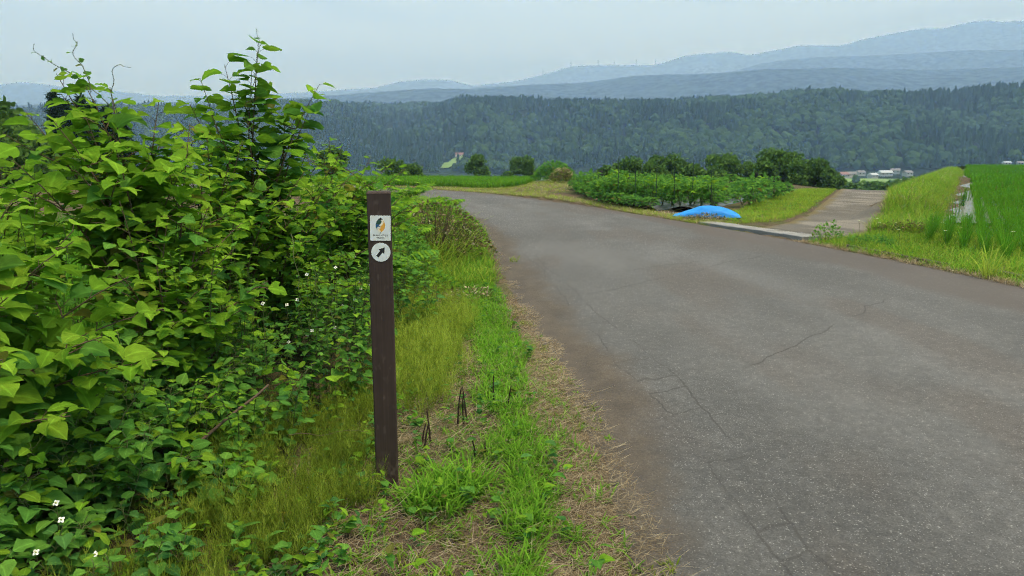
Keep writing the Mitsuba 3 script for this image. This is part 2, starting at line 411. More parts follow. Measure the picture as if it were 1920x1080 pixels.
def base_height(x, y):
    """The plateau, its crest where the land falls to the valley, the levee, the banks."""
    x, y = np.asarray(x, float), np.asarray(y, float)
    s, t = levee_st(x, y)
    right = smooth01((t + 2.6) / 1.5)                                   # 1 on the paddy side of the levee
    start = np.where(y > 0, 52.0 * (1 - right) + 150.0 * right, 52.0)
    gap = np.exp(-(((x - (8 + 0.5 * (y - 16))) / 6.0) ** 2)) * (1 - right)   # the track goes over the crest earlier
    start = start - 16 * gap
    o = np.maximum(np.hypot(x * 0.25, np.maximum(y, 0)) - start, 0)
    drop = 20.0 * (1 - np.exp(-o / 190.0)) + 0.9 * smooth01(o / 14.0)
    z = -drop
    lev = np.exp(-((t + 1.00) / 0.80) ** 4) * smooth01((s + 1.5) / 4.0)
    z = z + 0.46 * lev
    # the soil bank beyond the road's bend, and the bed
    bank = np.exp(-((x - 2.2) / 1.6) ** 2 - ((y - 37) / 9.0) ** 2)
    z = z + 0.30 * bank
    left = smooth01((-0.9 - x) / 1.6) * np.exp(-((y - 5) / 14.0) ** 2)
    z = z + 0.10 * left - 0.8 * smooth01((-6 - x) / 8) * np.exp(-((y - 4) / 14.0) ** 4)
    return z


ROAD_IN, TRACK_IN = ROAD.buffer(-0.10), TRACK.buffer(-0.12)
shapely.prepare(ROAD_IN), shapely.prepare(TRACK_IN), shapely.prepare(ROAD), shapely.prepare(TRACK)


def ground_height(x, y):
    z = base_height(x, y)
    rough = 0.035 * n2(x, y, 0.9, 2) + 0.014 * n2(x, y, 0.22, 3)
    near = np.exp(-(np.hypot(x, y) / 60.0) ** 2)
    flatx, flaty = np.ravel(x), np.ravel(y)
    dist = np.full(flatx.shape, 9.0)
    m = (np.abs(flatx) < 40) & (np.abs(flaty) < 50)
    dist[m] = shapely.distance(ROAD, shapely.points(flatx[m], flaty[m]))
    at_edge = 1 - smooth01((dist.reshape(np.shape(x)) - 0.03) / 0.30)     # the verge meets the asphalt flush
    rough = rough * (1 - 0.85 * at_edge) + 0.010 * at_edge
    z = z + rough * near + 0.02
    return z


def grow(a, b, d, far):
    mid = list(np.arange(a, b + 1e-6, d))
    out, step, x = [], d, mid[-1]
    while x < far:
        step *= 1.075
        x += step
        out.append(x)
    neg, step, x = [], d, mid[0]
    while x > -far:
        step *= 1.075
        x -= step
        neg.append(x)
    return np.array(neg[::-1] + mid + out)


gx, gy = grow(-3.5, 1.2, 0.06, 15000.0), grow(1.8, 9.0, 0.07, 15000.0)
X, Y = np.meshgrid(gx, gy, indexing='ij')
Z = ground_height(X, Y)
inside = shapely.contains_xy(ROAD_IN, X, Y) | shapely.contains_xy(TRACK_IN, X, Y)
Z = np.where(inside, base_height(X, Y) - 0.06, Z)
put('ground', (np.stack([X, Y, Z], -1).reshape(-1, 3), grid_faces(len(gx), len(gy))), 'soil', smooth=True)
tag('ground', 'rough earth of the verge and fields', kind='structure')


def ribbon(left, right, cols, uvw, thick=0.05, lift=0.0, zf=None, crown=0.0):
    n = len(left)
    a = np.linspace(0, 1, cols)
    p = left[:, None] * (1 - a)[None, :, None] + right[:, None] * a[None, :, None]
    z = (zf(p[..., 0], p[..., 1]) if zf else 0 * p[..., 0]) + lift + crown * 4 * a * (1 - a)
    v = np.concatenate([p, z[..., None]], -1)
    w = np.linalg.norm(right - left, axis=1)
    s = np.r_[0, np.cumsum(np.linalg.norm(np.diff((left + right) / 2, axis=0), axis=1))]
    uv = np.stack([w[:, None] * a[None] * (uvw / w[:, None] if uvw else 1), np.broadcast_to(s[:, None], (n, cols))], -1)
    lo = v[:, [0, -1]].copy()
    lo[..., 2] -= thick                                       # the slab's two sides
    v = np.concatenate([lo[:, :1], v, lo[:, 1:]], 1)
    uv = np.concatenate([uv[:, :1], uv, uv[:, -1:]], 1)
    return v.reshape(-1, 3), grid_faces(n, cols + 2)[:, ::-1], uv.reshape(-1, 2)


v, f, u = ribbon(rl, rr, 26, 0, lift=0.030, crown=0.03)
put('road', (v, f), 'asphalt', smooth=False, uv=u)
tag('road', 'worn grey asphalt road curving away to the left', kind='structure')
v, f, u = ribbon(tl, tr, 12, 2.6, lift=0.022, zf=base_height)
put('side_track', (v, f), 'track', smooth=False, uv=u)
tag('side_track', 'weathered concrete farm track running over the crest', kind='structure')

# open water between levee and rice
k = np.linspace(0, 1, 40)
c = WATER_A + (WATER_B - WATER_A) * k[:, None]
wob = 0.10 * n2(k * 40, 0 * k, 1.5, 8)
L_, R_ = c + LEVEE_NRM * (-0.15 + wob)[:, None], c + LEVEE_NRM * (26.0 * smooth01(k * 8) + 0.9)[:, None]
wv = np.concatenate([np.c_[L_, 0 * k + 0.075], np.c_[R_, 0 * k + 0.075]])
n_ = len(k)
i_ = np.arange(n_ - 1)
put('paddy_water', (wv, np.vstack([np.stack([i_, i_ + n_, i_ + n_ + 1], 1), np.stack([i_, i_ + n_ + 1, i_ + 1], 1)])), 'water')
tag('paddy_water', 'shallow water of the flooded paddy beside the levee', kind='structure')

# ---------------------------------------------------------------- hills, given as (azimuth, elevation) of their crests in degrees
FRONT = [(-60, 2.3), (-39.2, 2.55), (-34.0, 2.82), (-23.9, 3.29), (-15.7, 3.84), (-10.3, 3.89), (-6.4, 4.12), (-3.6, 4.18), (-0.8, 4.18), (1.6, 4.03), (5.6, 4.09), (9.5, 4.2), (13.4, 4.3), (17.1, 4.41), (20.7, 4.42), (24.1, 4.34), (27.4, 4.34), (30.4, 4.27), (33.9, 4.18), (38.5, 4.1), (60, 4.0)]
MIDDLE = [(-60, 2.6), (-39, 3.0), (-28, 3.59), (-20.7, 3.99), (-15.6, 4.33), (-11.2, 4.75), (-6.1, 5.16), (-3.2, 5.14), (1.0, 5.42), (5.2, 5.55), (8.7, 5.97), (11, 6.04), (15.2, 6.05), (18.3, 6.24), (23.6, 6.09), (28.4, 5.72), (33.7, 5.56), (38.4, 5.3), (60, 4.5)]
BACK = [(-60, 1), (-10, 3), (2, 5.2), (5.6, 5.6), (11, 5.85), (16.4, 6.19), (17.9, 6.65), (21.3, 6.93), (26, 6.82), (29.9, 6.85), (33.6, 6.64), (38.3, 6.35), (60, 5)]
FAR = [(-60, 3.5), (-40.2, 4.0), (-36.5, 4.36), (-33.8, 4.57), (-32.7, 4.79), (-31, 4.65), (-28, 4.52), (-24.8, 4.25), (-21.4, 4.35), (-15.6, 4.7), (-13.5, 4.94), (-10.2, 5.15), (-8.6, 5.63), (-6.6, 5.8), (-4.7, 5.79), (-3, 5.34), (0.3, 5.73), (2.3, 6.18), (4.5, 6.74), (6.3, 6.79), (8, 6.77), (10.7, 6.79), (12.7, 7.37), (15.9, 7.45), (17.3, 7.21), (20.3, 7.72), (23.3, 7.59), (24.4, 7.88), (28.1, 8.35), (28.9, 8.22), (30.7, 8.53), (31.5, 8.55), (32.4, 8.31), (33, 8.41), (33.5, 8.27), (35.6, 8.4), (39.3, 7.85), (60, 6)]


def hill(name, table, r0, rc, r1, base, lift, n_az, n_r, rough, mat, label, spur=0.0, seed=0, fine=0.0):
    """A range of hills: rises from r0 to its crest at rc, falls to r1. rc may be a function of the azimuth."""
    az = np.linspace(-55, 55, n_az)
    t = np.linspace(0, 1, n_r)
    el = np.interp(az, *np.array(table).T)
    el = el + (0.07 * n2(az, 0 * az, 5.0, 77) + 0.06 * n2(az, 0 * az, 1.3, 78) if spur == 34.0 else 0)
    el = np.convolve(np.pad(el, 3, 'edge'), [.05, .1, .2, .3, .2, .1, .05], 'valid')
    rcs = rc(az) if callable(rc) else np.full(n_az, float(rc))
    A, Tt = np.meshgrid(az, t, indexing='ij')
    k = 0.72
    R = np.where(Tt < k, r0 + (rcs[:, None] - r0) * (Tt / k), rcs[:, None] + (r1 - rcs[:, None]) * (Tt - k) / (1 - k))
    x, y = R * np.sin(np.radians(A)), R * np.cos(np.radians(A))
    zc = EYE + rcs * np.tan(np.radians(el)) - lift
    up = np.where(Tt < k, (0.75 * smooth01(Tt / k) + 0.25 * (Tt / k)), 1 - 0.8 * smooth01((Tt - k) / (1 - k)))
    z = base + (zc[:, None] - base) * up
    env = np.where(Tt < k, np.sin(np.pi * np.clip(Tt / k, 0, 1)), 0.0)
    ridge = 1 - 2 * np.abs(2 * meshkit.fbm(np.stack([x / (0.16 * r0 + 60), y / (0.3 * r0 + 90), 0 * x + seed], -1), 4, seed) - 1)
    z = z + spur * env * ridge + rough * n2(x, y, rough * 7, seed + 1) * np.clip(Tt * 8, 0, 1) + fine * n2(x, y, max(fine, 1) * 3.0, seed + 5, 2) * np.exp(-((Tt - k) / 0.035) ** 2)
    # the sheet's front edge dips below the ground
    z = np.where(Tt < 1e-6, z - 6, z)
    put(name, (np.stack([x, y, z], -1).reshape(-1, 3), grid_faces(n_az, n_r)[:, ::-1]), mat, smooth=True)
    tag(name, label, kind='structure')
    return az, t, R, z


def front_crest(az):
    """The nearer wooded spur begins a little left of straight ahead; left of it the slope stands farther off."""
    return 2050.0 - 520.0 * smooth01((az + 6.5) / 4.0) + 60 * np.sin(az * 0.4)


hA, hT, hR, hZ = hill('forested_hills', FRONT, 930.0, front_crest, 2700.0, -20.0, 13.5, 420, 110, 5.0, 'hillside', 'long wooded ridge across the valley', spur=34.0, seed=3)
hill('middle_hills', MIDDLE, 3000.0, lambda a: 4700 + 250 * np.sin(a * 0.25), 5600.0, -20.0, 0.0, 620, 70, 5.0, 'hillside', 'blue hazy ridge behind the wooded one', spur=16.0, seed=5, fine=6.0)
hill('back_hills', BACK, 5200.0, 6700.0, 7600.0, -20.0, 0.0, 420, 44, 5.0, 'hillside', 'paler ridge on the right behind the blue one', spur=22.0, seed=6, fine=7.0)
hill('mountains', FAR, 7300.0, 10400.0, 12800.0, -20.0, 0.0, 520, 60, 5.0, 'hillside', 'faint far mountain range rising to the right', spur=34.0, seed=8, fine=7.0)

scene['haze'] = {'type': 'cube', 'to_world': T().translate([0, 0, 880]).scale([17000, 17000, 925]), 'bsdf': {'type': 'null'}, 'interior': ref('haze_medium')}
tag('haze', 'thin blue summer haze over valley and mountains', 'haze', kind='stuff')

# ---------------------------------------------------------------- the trail post
POST = np.array([-0.572, 3.20])
PZ = -0.12
yaw = math.radians(8.0)
W2P = rot_z(yaw)


def post_place(mesh, dx=0.0, dy=0.0, z=0.0):
    """Moves a part from the post's own axes (x to the right, -y to the viewer) to its place."""
    m = mesh.copy()
    v = np.asarray(m.vertices) + [dx, dy, z]
    m.vertices = v @ W2P.T + [POST[0], POST[1], 0.0]
    return m


post = thing('trail_post', 'dark brown waymark post with white trail plate and arrow disc beside the grassy road edge', 'post')
hw = 0.050
sec = Polygon([(-hw, -hw), (hw, -hw), (hw, hw), (-hw, hw)]).buffer(-0.007).buffer(0.007, quad_segs=4)
sec = sec.difference(shapely.union_all([Point(sx * (hw - 0.0005), -hw + 0.014).buffer(0.0022) for sx in (-1, 1)]))
body = trimesh.creation.extrude_polygon(sec, 1.352 - PZ, engine='earcut')
put('body', post_place(body, z=PZ), 'post_brown', post, smooth=30)
cap = manifold3d.Manifold.batch_hull([manifold3d.Manifold.cube([2 * a, 2 * a, 0.004], True).translate([0, 0, z]) for a, z in ((hw + 0.0012, 1.354), (hw - 0.004, 1.362))])
cm = cap.to_mesh()
put('cap', post_place(trimesh.Trimesh(cm.vert_properties[:, :3], cm.tri_verts)), 'post_brown', post)


def wall_flat(poly, h):
    """An outline drawn in x (right) and y (up) stood upright, its face towards the viewer."""
    m = poly_prism(poly, h)
    v = np.asarray(m.vertices)
    m.vertices = np.stack([v[:, 0], -v[:, 2], v[:, 1]], 1)
    m.invert() if m.volume < 0 else None
    return m


def tilt(poly, a):
    return shapely.affinity.rotate(poly, a, origin=(0, 0))


pw, ph = 0.0435, 0.0535
plate_o = Polygon([(-pw, -ph), (pw, -ph), (pw, ph), (-pw, ph)]).buffer(-0.004).buffer(0.004)
TL, PY, PX = -1.5, 1.209, 0.004
plate = put('trail_plate', post_place(wall_flat(tilt(plate_o, TL), 0.003), PX, -hw, PY), 'plate_white', post)
tag(plate, 'white rounded plate with leaf shaped emblem and trail name')
rivets = 0
# the emblem: a pointed leaf split by an S, a small house below
lens = Point(-0.021, 0).buffer(0.0385, quad_segs=40).intersection(Point(0.021, 0).buffer(0.0385, quad_segs=40))
lens = shapely.affinity.translate(shapely.affinity.scale(lens, 1.12, 1.0, origin=(0, 0)), 0, 0.0125)
sx = np.linspace(-1, 1, 40)
s_path = np.stack([0.0095 * np.sin(sx * np.pi), 0.0125 + 0.030 * sx], 1)
S = LineString(s_path).buffer(0.0042)
left_half = Polygon(np.vstack([s_path, [(-0.05, 0.05), (-0.05, -0.03)]])).buffer(0)
right_half = lens.difference(left_half)
orange = right_half.difference(S)
tip = lens.intersection(Polygon([(-.03, .036), (.03, .036), (.03, .06), (-.03, .06)]))
house = Polygon([(-0.0125, 0.0060), (-0.0055, 0.0115), (0.0015, 0.0060)])
body_h = Polygon([(-0.0105, 0.0055), (0.0, 0.0055), (0.0, -0.0015), (-0.0105, -0.0015)])
door = Polygon([(-0.0068, 0.0035), (-0.0040, 0.0035), (-0.0040, -0.0015), (-0.0068, -0.0015)])
dark = lens.intersection(left_half).difference(S)
blue = dark.intersection(Polygon([(-.05, .004), (.05, .004), (.05, .017), (-.05, .017)])).union(house.intersection(lens.buffer(0.002)))
green = dark.difference(blue.buffer(0.0004))
pane = body_h.difference(door)
foot = Polygon([(-0.0035, -0.0225), (0.0035, -0.0225), (0.0, -0.0165)])
layers = [('emblem_green', green.difference(tip), 'ink_green', 0), ('emblem_orange', orange.difference(tip), 'ink_orange', 0), ('emblem_cream', S.intersection(lens).difference(tip), 'ink_cream', 0.0001),
          ('emblem_tip', tip, 'ink_black', 0.0001), ('emblem_blue', blue, 'ink_blue', 0.0003), ('emblem_house', pane, 'plate_white', 0.0006), ('emblem_foot', foot, 'ink_green', 0.0001)]
for nm, poly, mat, extra in layers:
    if not poly.is_empty:
        put(nm, post_place(wall_flat(tilt(poly, TL), 0.0006 + extra), PX, -hw - 0.003, PY), mat, plate)


def lettering(text, height, width, x, y):
    m = meshkit.text_mesh(text, height, 0.0005, bold=True)
    v = np.asarray(m.vertices)
    k = width / (v[:, 0].max() - v[:, 0].min())
    c = (v[:, 0].max() + v[:, 0].min()) / 2
    a = math.radians(TL)
    q = np.stack([(v[:, 0] - c) * k + x, v[:, 1] + y], 1) @ np.array([[math.cos(a), math.sin(a)], [-math.sin(a), math.cos(a)]])
    m.vertices = np.stack([q[:, 0], -v[:, 2], q[:, 1]], 1)
    return m


put('lettering', post_place(lettering('SHIN-ETSU', 0.0068, 0.064, 0.0, -0.0335), PX, -hw - 0.003, PY), 'ink_black', plate)
put('lettering', post_place(lettering('TRAIL', 0.0068, 0.034, 0.0, -0.0445), PX, -hw - 0.003, PY), 'ink_black', plate)
disc = put('arrow_disc', post_place(wall_flat(Point(0, 0).buffer(0.0405, quad_segs=24), 0.003), 0.003, -hw, 1.106), 'plate_white', post)
tag(disc, 'white round disc with black arrow pointing up to the right')
arrow = Polygon([(-0.024, -0.0062), (0.003, -0.0062), (0.003, -0.0155), (0.027, 0.0), (0.003, 0.0155), (0.003, 0.0062), (-0.024, 0.0062)])
put('arrow', post_place(wall_flat(shapely.affinity.rotate(arrow, 50, origin=(0, 0)), 0.0006), 0.003, -hw - 0.003, 1.106), 'ink_black', disc)

# ---------------------------------------------------------------- concrete lids of the roadside drain, at the mouth of the track
a0, a1 = np.array([4.28, 17.02]), np.array([5.40, 13.72])
d_ = (a1 - a0) / np.linalg.norm(a1 - a0)
ang = math.atan2(d_[1], d_[0])
for i in range(6):
    c = a0 + d_ * (0.29 + 0.585 * i) + np.array([0.20, 0.06])
    m = box_mesh((0.572, 0.44, 0.10), bevel=0.008)
    m.apply_transform(trimesh.transformations.rotation_matrix(ang + 0.012 * math.sin(i * 2.3), [0, 0, 1]))
    m.apply_transform(trimesh.transformations.rotation_matrix(0.02 * math.sin(i * 1.7), [1, 0, 0]))
    m.apply_translation([c[0], c[1], 0.030 + 0.006 * math.sin(i * 3.1)])
    which = ['farthest concrete drain lid by the blue tarp at the road edge', 'second concrete drain lid counted from the blue tarp', 'third concrete drain lid counted from the blue tarp', 'third concrete drain lid counted from the weedy end', 'second concrete drain lid counted from the weedy end', 'nearest concrete drain lid where the weeds begin at the road edge'][i]
    key = put('drain_cover', m, 'concrete')
    tag(key, which, 'drain cover', 'concrete drain lids along the road edge')

# a low kerb of old concrete under the verge on the right, with a dark gap
for i, (p0, p1) in enumerate([((5.62, 12.4), (5.98, 10.1)), ((6.28, 9.55), (6.42, 7.4))]):
    p0, p1 = np.array(p0), np.array(p1)
    L = np.linalg.norm(p1 - p0)
    m = box_mesh((L, 0.10, 0.14), bevel=0.01)
    m.apply_transform(trimesh.transformations.rotation_matrix(math.atan2(*(p1 - p0)[::-1]), [0, 0, 1]))
    m.apply_translation([*((p0 + p1) / 2), 0.015])
    key = put('kerb', m, 'kerb_mossy')
    tag(key, ['mossy concrete kerb half hidden under the verge left of the bent grass tuft', 'dark concrete kerb under the verge at the right edge'][i], 'kerb')

# ---------------------------------------------------------------- the blue tarpaulin over a low heap
na, nb = 64, 34
A, B = np.meshgrid(np.linspace(-1, 1, na), np.linspace(-1, 1, nb), indexing='ij')
px = 0.84 * A
py = 0.42 * B * (1 - 0.35 * np.clip(-A, 0, 1) ** 2)
top = np.clip(1 - np.abs(A + 0.0) ** 2.4, 0, 1) ** 0.62 * np.clip(1 - np.abs(B) ** 2.4, 0, 1) ** 0.5
hgt = 0.235 * top * (0.42 + 0.58 * smooth01((A + 0.85) / 0.8)) * (1 - 0.12 * smooth01((A - 0.3) / 0.6))
crease = 1 - np.abs(n2(px * 0.8 + py * 0.5, py * 1.2, 0.30, 35, 2)) * 2.4
hgt = hgt + 0.030 * n2(px * 1.0, py, 0.26, 31) * top + 0.034 * np.clip(crease, -0.4, 1) * top ** 0.7
hgt = hgt + 0.012 + 0.012 * n2(px, py, 0.12, 33) * (1 - top)
q = np.stack([px, py], -1).reshape(-1, 2) @ rot_z(math.radians(-14))[:2, :2].T + [4.98, 19.0]
tv = np.c_[q, hgt.ravel() + base_height(q[:, 0], q[:, 1]) + 0.04]
tf = grid_faces(na, nb)
tk = thing('blue_tarp', 'bright blue tarpaulin spread over a low heap at the field corner', 'tarp')
put('sheet', (np.vstack([tv, tv - [0, 0, 0.004]]), np.vstack([tf, tf[:, ::-1] + len(tv)])), 'tarp_blue', tk, smooth=True)
hem = tv.reshape(na, nb, 3)
rim = np.vstack([hem[:, 0], hem[-1, :], hem[::-1, -1], hem[::-1, 0]])
rim = rim[::3]
v, f = tube(rim + [0, 0, 0.006], 0.008, 5)
put('hem', (v, f), 'tarp_blue', tk, smooth=True)

# ---------------------------------------------------------------- leaves and blades
LEAF_NO = [0]

PROFILE = {
    'ovate': ([0, .05, .15, .3, .45, .6, .75, .88, 1], [.10, .28, .40, .44, .405, .33, .22, .10, 0]),
    'lobed': ([0, .06, .18, .30, .36, .42, .48, .58, .70, .82, .92, 1], [.12, .30, .42, .47, .40, .19, .20, .30, .29, .18, .08, 0]),
    'heart': ([0, .04, .12, .25, .4, .55, .7, .85, 1], [.20, .38, .46, .49, .46, .38, .27, .13, 0]),
    'lance': ([0, .1, .25, .4, .6, .8, 1], [.04, .10, .16, .175, .14, .075, 0]),
    'round': ([0, .1, .25, .5, .75, .92, 1], [.06, .25, .40, .47, .40, .20, 0]),
}


def leaves(base, direc, up, L, W, kind, fold=0.25, droop=0.7, cls=1, rows=7, cols=5, serr=0.06, wave=0.05):
    """N leaves: vertices (N, rows*cols, 3), the faces of one, and their uv. direc: where the tip points, up: the face's upper side."""
    N = len(base)
    d = direc / (np.linalg.norm(direc, axis=1, keepdims=True) + 1e-9)
    s = np.cross(d, up)
    s /= np.linalg.norm(s, axis=1, keepdims=True) + 1e-9
    n = np.cross(s, d)
    t = np.linspace(0, 1, rows)
    a = np.linspace(-1, 1, cols)
    w = np.interp(t, *PROFILE[kind])
    w = w * (1 + serr * (-1.0) ** np.arange(rows))
    droop = np.broadcast_to(np.asarray(droop, float), (N,))
    fold = np.broadcast_to(np.asarray(fold, float), (N,))
    phi = droop[:, None] * (t[None] ** 1.4) - 0.25 * droop[:, None]
    st = np.diff(t, prepend=0)
    al = np.cumsum(np.cos(phi) * st, 1) * L[:, None]
    dn = np.cumsum(np.sin(phi) * st, 1) * L[:, None]
    back = {'ovate': .07, 'lobed': -.05, 'heart': .13, 'lance': 0, 'round': 0}[kind]
    across = (W * L)[:, None, None] * w[None, :, None] * a[None, None, :]
    ph = rng.random((N, 1, 1)) * 6.28
    lift = np.abs(across) * np.abs(a)[None, None] ** 0.6 * (fold * 1.3)[:, None, None] + (wave * L)[:, None, None] * np.sin(ph + 7.0 * t[None, :, None] + 2.2 * a) * np.abs(a) * w[None, :, None] * 2
    along = al[:, :, None] - (back * L)[:, None, None] * (np.abs(a) ** 2)[None, None] * np.exp(-((t - 0.05) / 0.22) ** 2)[None, :, None]
    if kind == 'lobed':
        along = along + (0.20 * L)[:, None, None] * (np.abs(a) ** 2)[None, None] * np.exp(-((t - 0.30) / 0.09) ** 2)[None, :, None]
    P = base[:, None, None] + along[..., None] * d[:, None, None] + across[..., None] * s[:, None, None] + (lift - dn[:, :, None])[..., None] * n[:, None, None]
    k = LEAF_NO[0] + np.arange(N)
    LEAF_NO[0] += N
    cls = np.broadcast_to(np.asarray(cls), (N,))
    uv = np.empty((N, rows, cols, 2))
    uv[..., 0] = (k * 2.0)[:, None, None] + 0.02 + 0.96 * (a * 0.5 + 0.5)[None, None]
    uv[..., 1] = (cls * 2.0)[:, None, None] + 0.98 * t[None, :, None]
    return P.reshape(N, -1, 3), grid_faces(rows, cols), uv.reshape(N, -1, 2)


def join(P, F, U):
    N, V = P.shape[:2]
    return P.reshape(-1, 3), (F[None] + (np.arange(N) * V)[:, None, None]).reshape(-1, 3), U.reshape(-1, 2)


def blades(p, h, w, az, lean, curl, cls, segs=3, twist=0.0):
    """N grass blades from the ground points p: height (length) h, width w, leaning towards az."""
    N = len(p)
    h, w, az, lean, curl = (np.broadcast_to(np.asarray(x, float), (N,)) for x in (h, w, az, lean, curl))
    t = np.linspace(0, 1, segs + 1)
    th = lean[:, None] + curl[:, None] * t[None] ** 1.2
    st = np.diff(t, prepend=0)
    out, up = np.cumsum(np.sin(th) * st, 1) * h[:, None], np.cumsum(np.cos(th) * st, 1) * h[:, None]
    c = p[:, None] + np.stack([out * np.cos(az)[:, None], out * np.sin(az)[:, None], up], -1)
    sd = np.stack([-np.sin(az + twist), np.cos(az + twist), 0 * az], -1)
    wid = w[:, None] * np.interp(t, [0, 0.25, 0.7, 1], [0.7, 1.0, 0.75, 0.0])[None] * 0.5
    lft, rgt = c - sd[:, None] * wid[..., None], c + sd[:, None] * wid[..., None]
    v = np.stack([lft[:, :-1], rgt[:, :-1]], 2).reshape(N, -1, 3)
    v = np.concatenate([v, c[:, -1:]], 1)
    n = segs
    f = []
    for i in range(n - 1):
        f += [[2 * i, 2 * i + 1, 2 * i + 3], [2 * i, 2 * i + 3, 2 * i + 2]]
    f.append([2 * n - 2, 2 * n - 1, 2 * n])
    k = LEAF_NO[0] + np.arange(N)
    LEAF_NO[0] += N
    cls = np.broadcast_to(np.asarray(cls), (N,))
    u = np.tile(np.r_[np.tile([0.05, 0.95], n), 0.5], (N, 1)) + (k * 2.0)[:, None]
    vv = np.tile(np.r_[np.repeat(t[:-1], 2), 0.99] * 0.98, (N, 1)) + (cls * 2.0)[:, None]
    return v, np.array(f), np.stack([u, vv], -1)


def unit(v):
    return v / (np.linalg.norm(v, axis=-1, keepdims=True) + 1e-12)


def ground_points(x, y):
    return np.c_[x, y, ground_height(x, y)]


def scatter(poly, n, seed=None):
    """n random points within an outline on the ground."""
    r = rng if seed is None else np.random.default_rng(seed)
    x0, y0, x1, y1 = poly.bounds
    shapely.prepare(poly)
    out = np.zeros((0, 2))
    while len(out) < n:
        q = r.random((4 * n + 64, 2)) * [x1 - x0, y1 - y0] + [x0, y0]
        out = np.vstack([out, q[shapely.contains_xy(poly, q[:, 0], q[:, 1])]])
    return out[:n]


# ---------------------------------------------------------------- shrubs
CAM = np.array([0, 0, EYE])


def nearest_first(P, U, keep):
    """The leaves of a plant that show most from the road side: each leaf's points are dropped on a coarse grid of directions and the nearest one counts."""
    N, V = P.shape[:2]
    d = P - CAM
    r = np.linalg.norm(d, axis=2)
    az, el = np.arctan2(d[..., 0], d[..., 1]), np.arcsin(np.clip(d[..., 2] / r, -1, 1))
    cell = (np.floor(az / 0.0035).astype(np.int64) + 4000) * 10000 + np.floor(el / 0.0035).astype(np.int64) + 4000
    leaf = np.repeat(np.arange(N), V)
    order = np.lexsort((r.ravel(), cell.ravel()))
    c = cell.ravel()[order]
    first = np.r_[True, c[1:] != c[:-1]]
    score = np.bincount(leaf[order][first], minlength=N)
    return np.argsort(-score, kind='stable')[:keep], score


class Shrub:
    """Stems and leaves of one plant."""

    def __init__(self, name, label, cat, group=None):
        self.key = thing(name, label, cat, group)
        self.sets, self.stems = [], Batch()
        self.anchor = []

    def stem(self, path, r0, r1, sides=5):
        v, f = tube(path, np.linspace(r0, r1, len(path)), sides)
        self.stems.add(v, f)

    def leafy(self, path, t0, step, size, kinds, age, out_up=0.25, petiole=0.35, droop=(0.3, 1.0), shrink=0.45, tilt=0.55, rows=11, cols=5, width=0.98):
        """Leaves set alternately along a path. age(t) gives the mean class (0 dark, 1 mature, 2 young)."""
        path = np.asarray(path, float)
        seg = np.r_[0, np.cumsum(np.linalg.norm(np.diff(path, axis=0), axis=1))]
        s = np.arange(t0 * seg[-1], seg[-1] + 1e-6, step)
        s = s + (rng.random(len(s)) - 0.5) * step * 0.5
        s = np.clip(s, 0, seg[-1])
        p = np.stack([np.interp(s, seg, path[:, i]) for i in range(3)], 1)
        tt = s / seg[-1]
        ax = unit(np.stack([np.interp(s, seg, np.gradient(path[:, i], seg)) for i in range(3)], 1))
        k = np.arange(len(s))
        phi = k * 2.6 + rng.random() * 6.28 + (rng.random(len(s)) - .5) * 0.9
        a = np.cross(ax, [0.31, 0.2, 0.93])
        a = unit(a)
        b = np.cross(ax, a)
        out = np.cos(phi)[:, None] * a + np.sin(phi)[:, None] * b
        out = unit(out + ax * 0.55 + np.array([0, 0, out_up]))
        out[:, 2] = np.clip(out[:, 2], -0.25, 0.75)
        sz = size * 1.12 * (1 - shrink * np.clip((tt - 0.55) / 0.45, 0, 1) ** 1.5) * (0.55 + 0.65 * rng.random(len(s)))
        q = p + out * (petiole * sz)[:, None]
        for i in range(len(s)):
            self.stem(np.array([p[i], (p[i] + q[i]) / 2 + [0, 0, 0.004], q[i]]), 0.0016, 0.0011, 3)
        d = unit(out * [1, 1, 0.3] + [0, 0, -0.18] + (rng.random((len(s), 3)) - .5) * 0.35)
        up = unit(np.array([0, 0, 1.0]) + (rng.random((len(s), 3)) - .5) * 2 * tilt + out * [0.45, 0.45, 0])
        c = np.clip(np.round(age(tt) + (rng.random(len(s)) - .5) * 1.5), 0, 2).astype(int)
        dr_ = droop[0] + (droop[1] - droop[0]) * rng.random(len(s))
        kk = rng.choice(len(kinds), len(s))
        for j, kind in enumerate(kinds):
            m = kk == j
            if m.any():
                self.sets.append(leaves(q[m], d[m], up[m], sz[m], np.full(m.sum(), width), kind, -0.10 + 0.50 * rng.random(m.sum()), dr_[m], c[m], rows, cols))

    def finish(self, keep=200, stem_mat='stem_brown', part='leaf', rest='foliage'):
        if self.stems.n:
            self.stems.put('stem', stem_mat, self.key)
        sizes = {}
        for P, F, U in self.sets:
            sizes.setdefault((P.shape[1], F.shape[0]), []).append((P, F, U))
        groups = [(np.concatenate([x[0] for x in g]), g[0][1], np.concatenate([x[2] for x in g])) for g in sizes.values()]
        tot = sum(len(g[0]) for g in groups)
        rb = Batch()
        for P, F, U in groups:
            m = min(len(P), int(round(keep * len(P) / max(tot, 1))))
            sel, score = nearest_first(P, U, m)
            sel = sel[score[sel] > 2]
            for i in sel:
                put(part, (P[i], F), 'leaf', self.key, True, U[i])
            other = np.setdiff1d(np.arange(len(P)), sel)
            if len(other):
                rb.add(*join(P[other], F, U[other]))
        if rb.n:
            k = rb.put(rest, 'leaf', self.key)
            tag(k, kind='stuff')


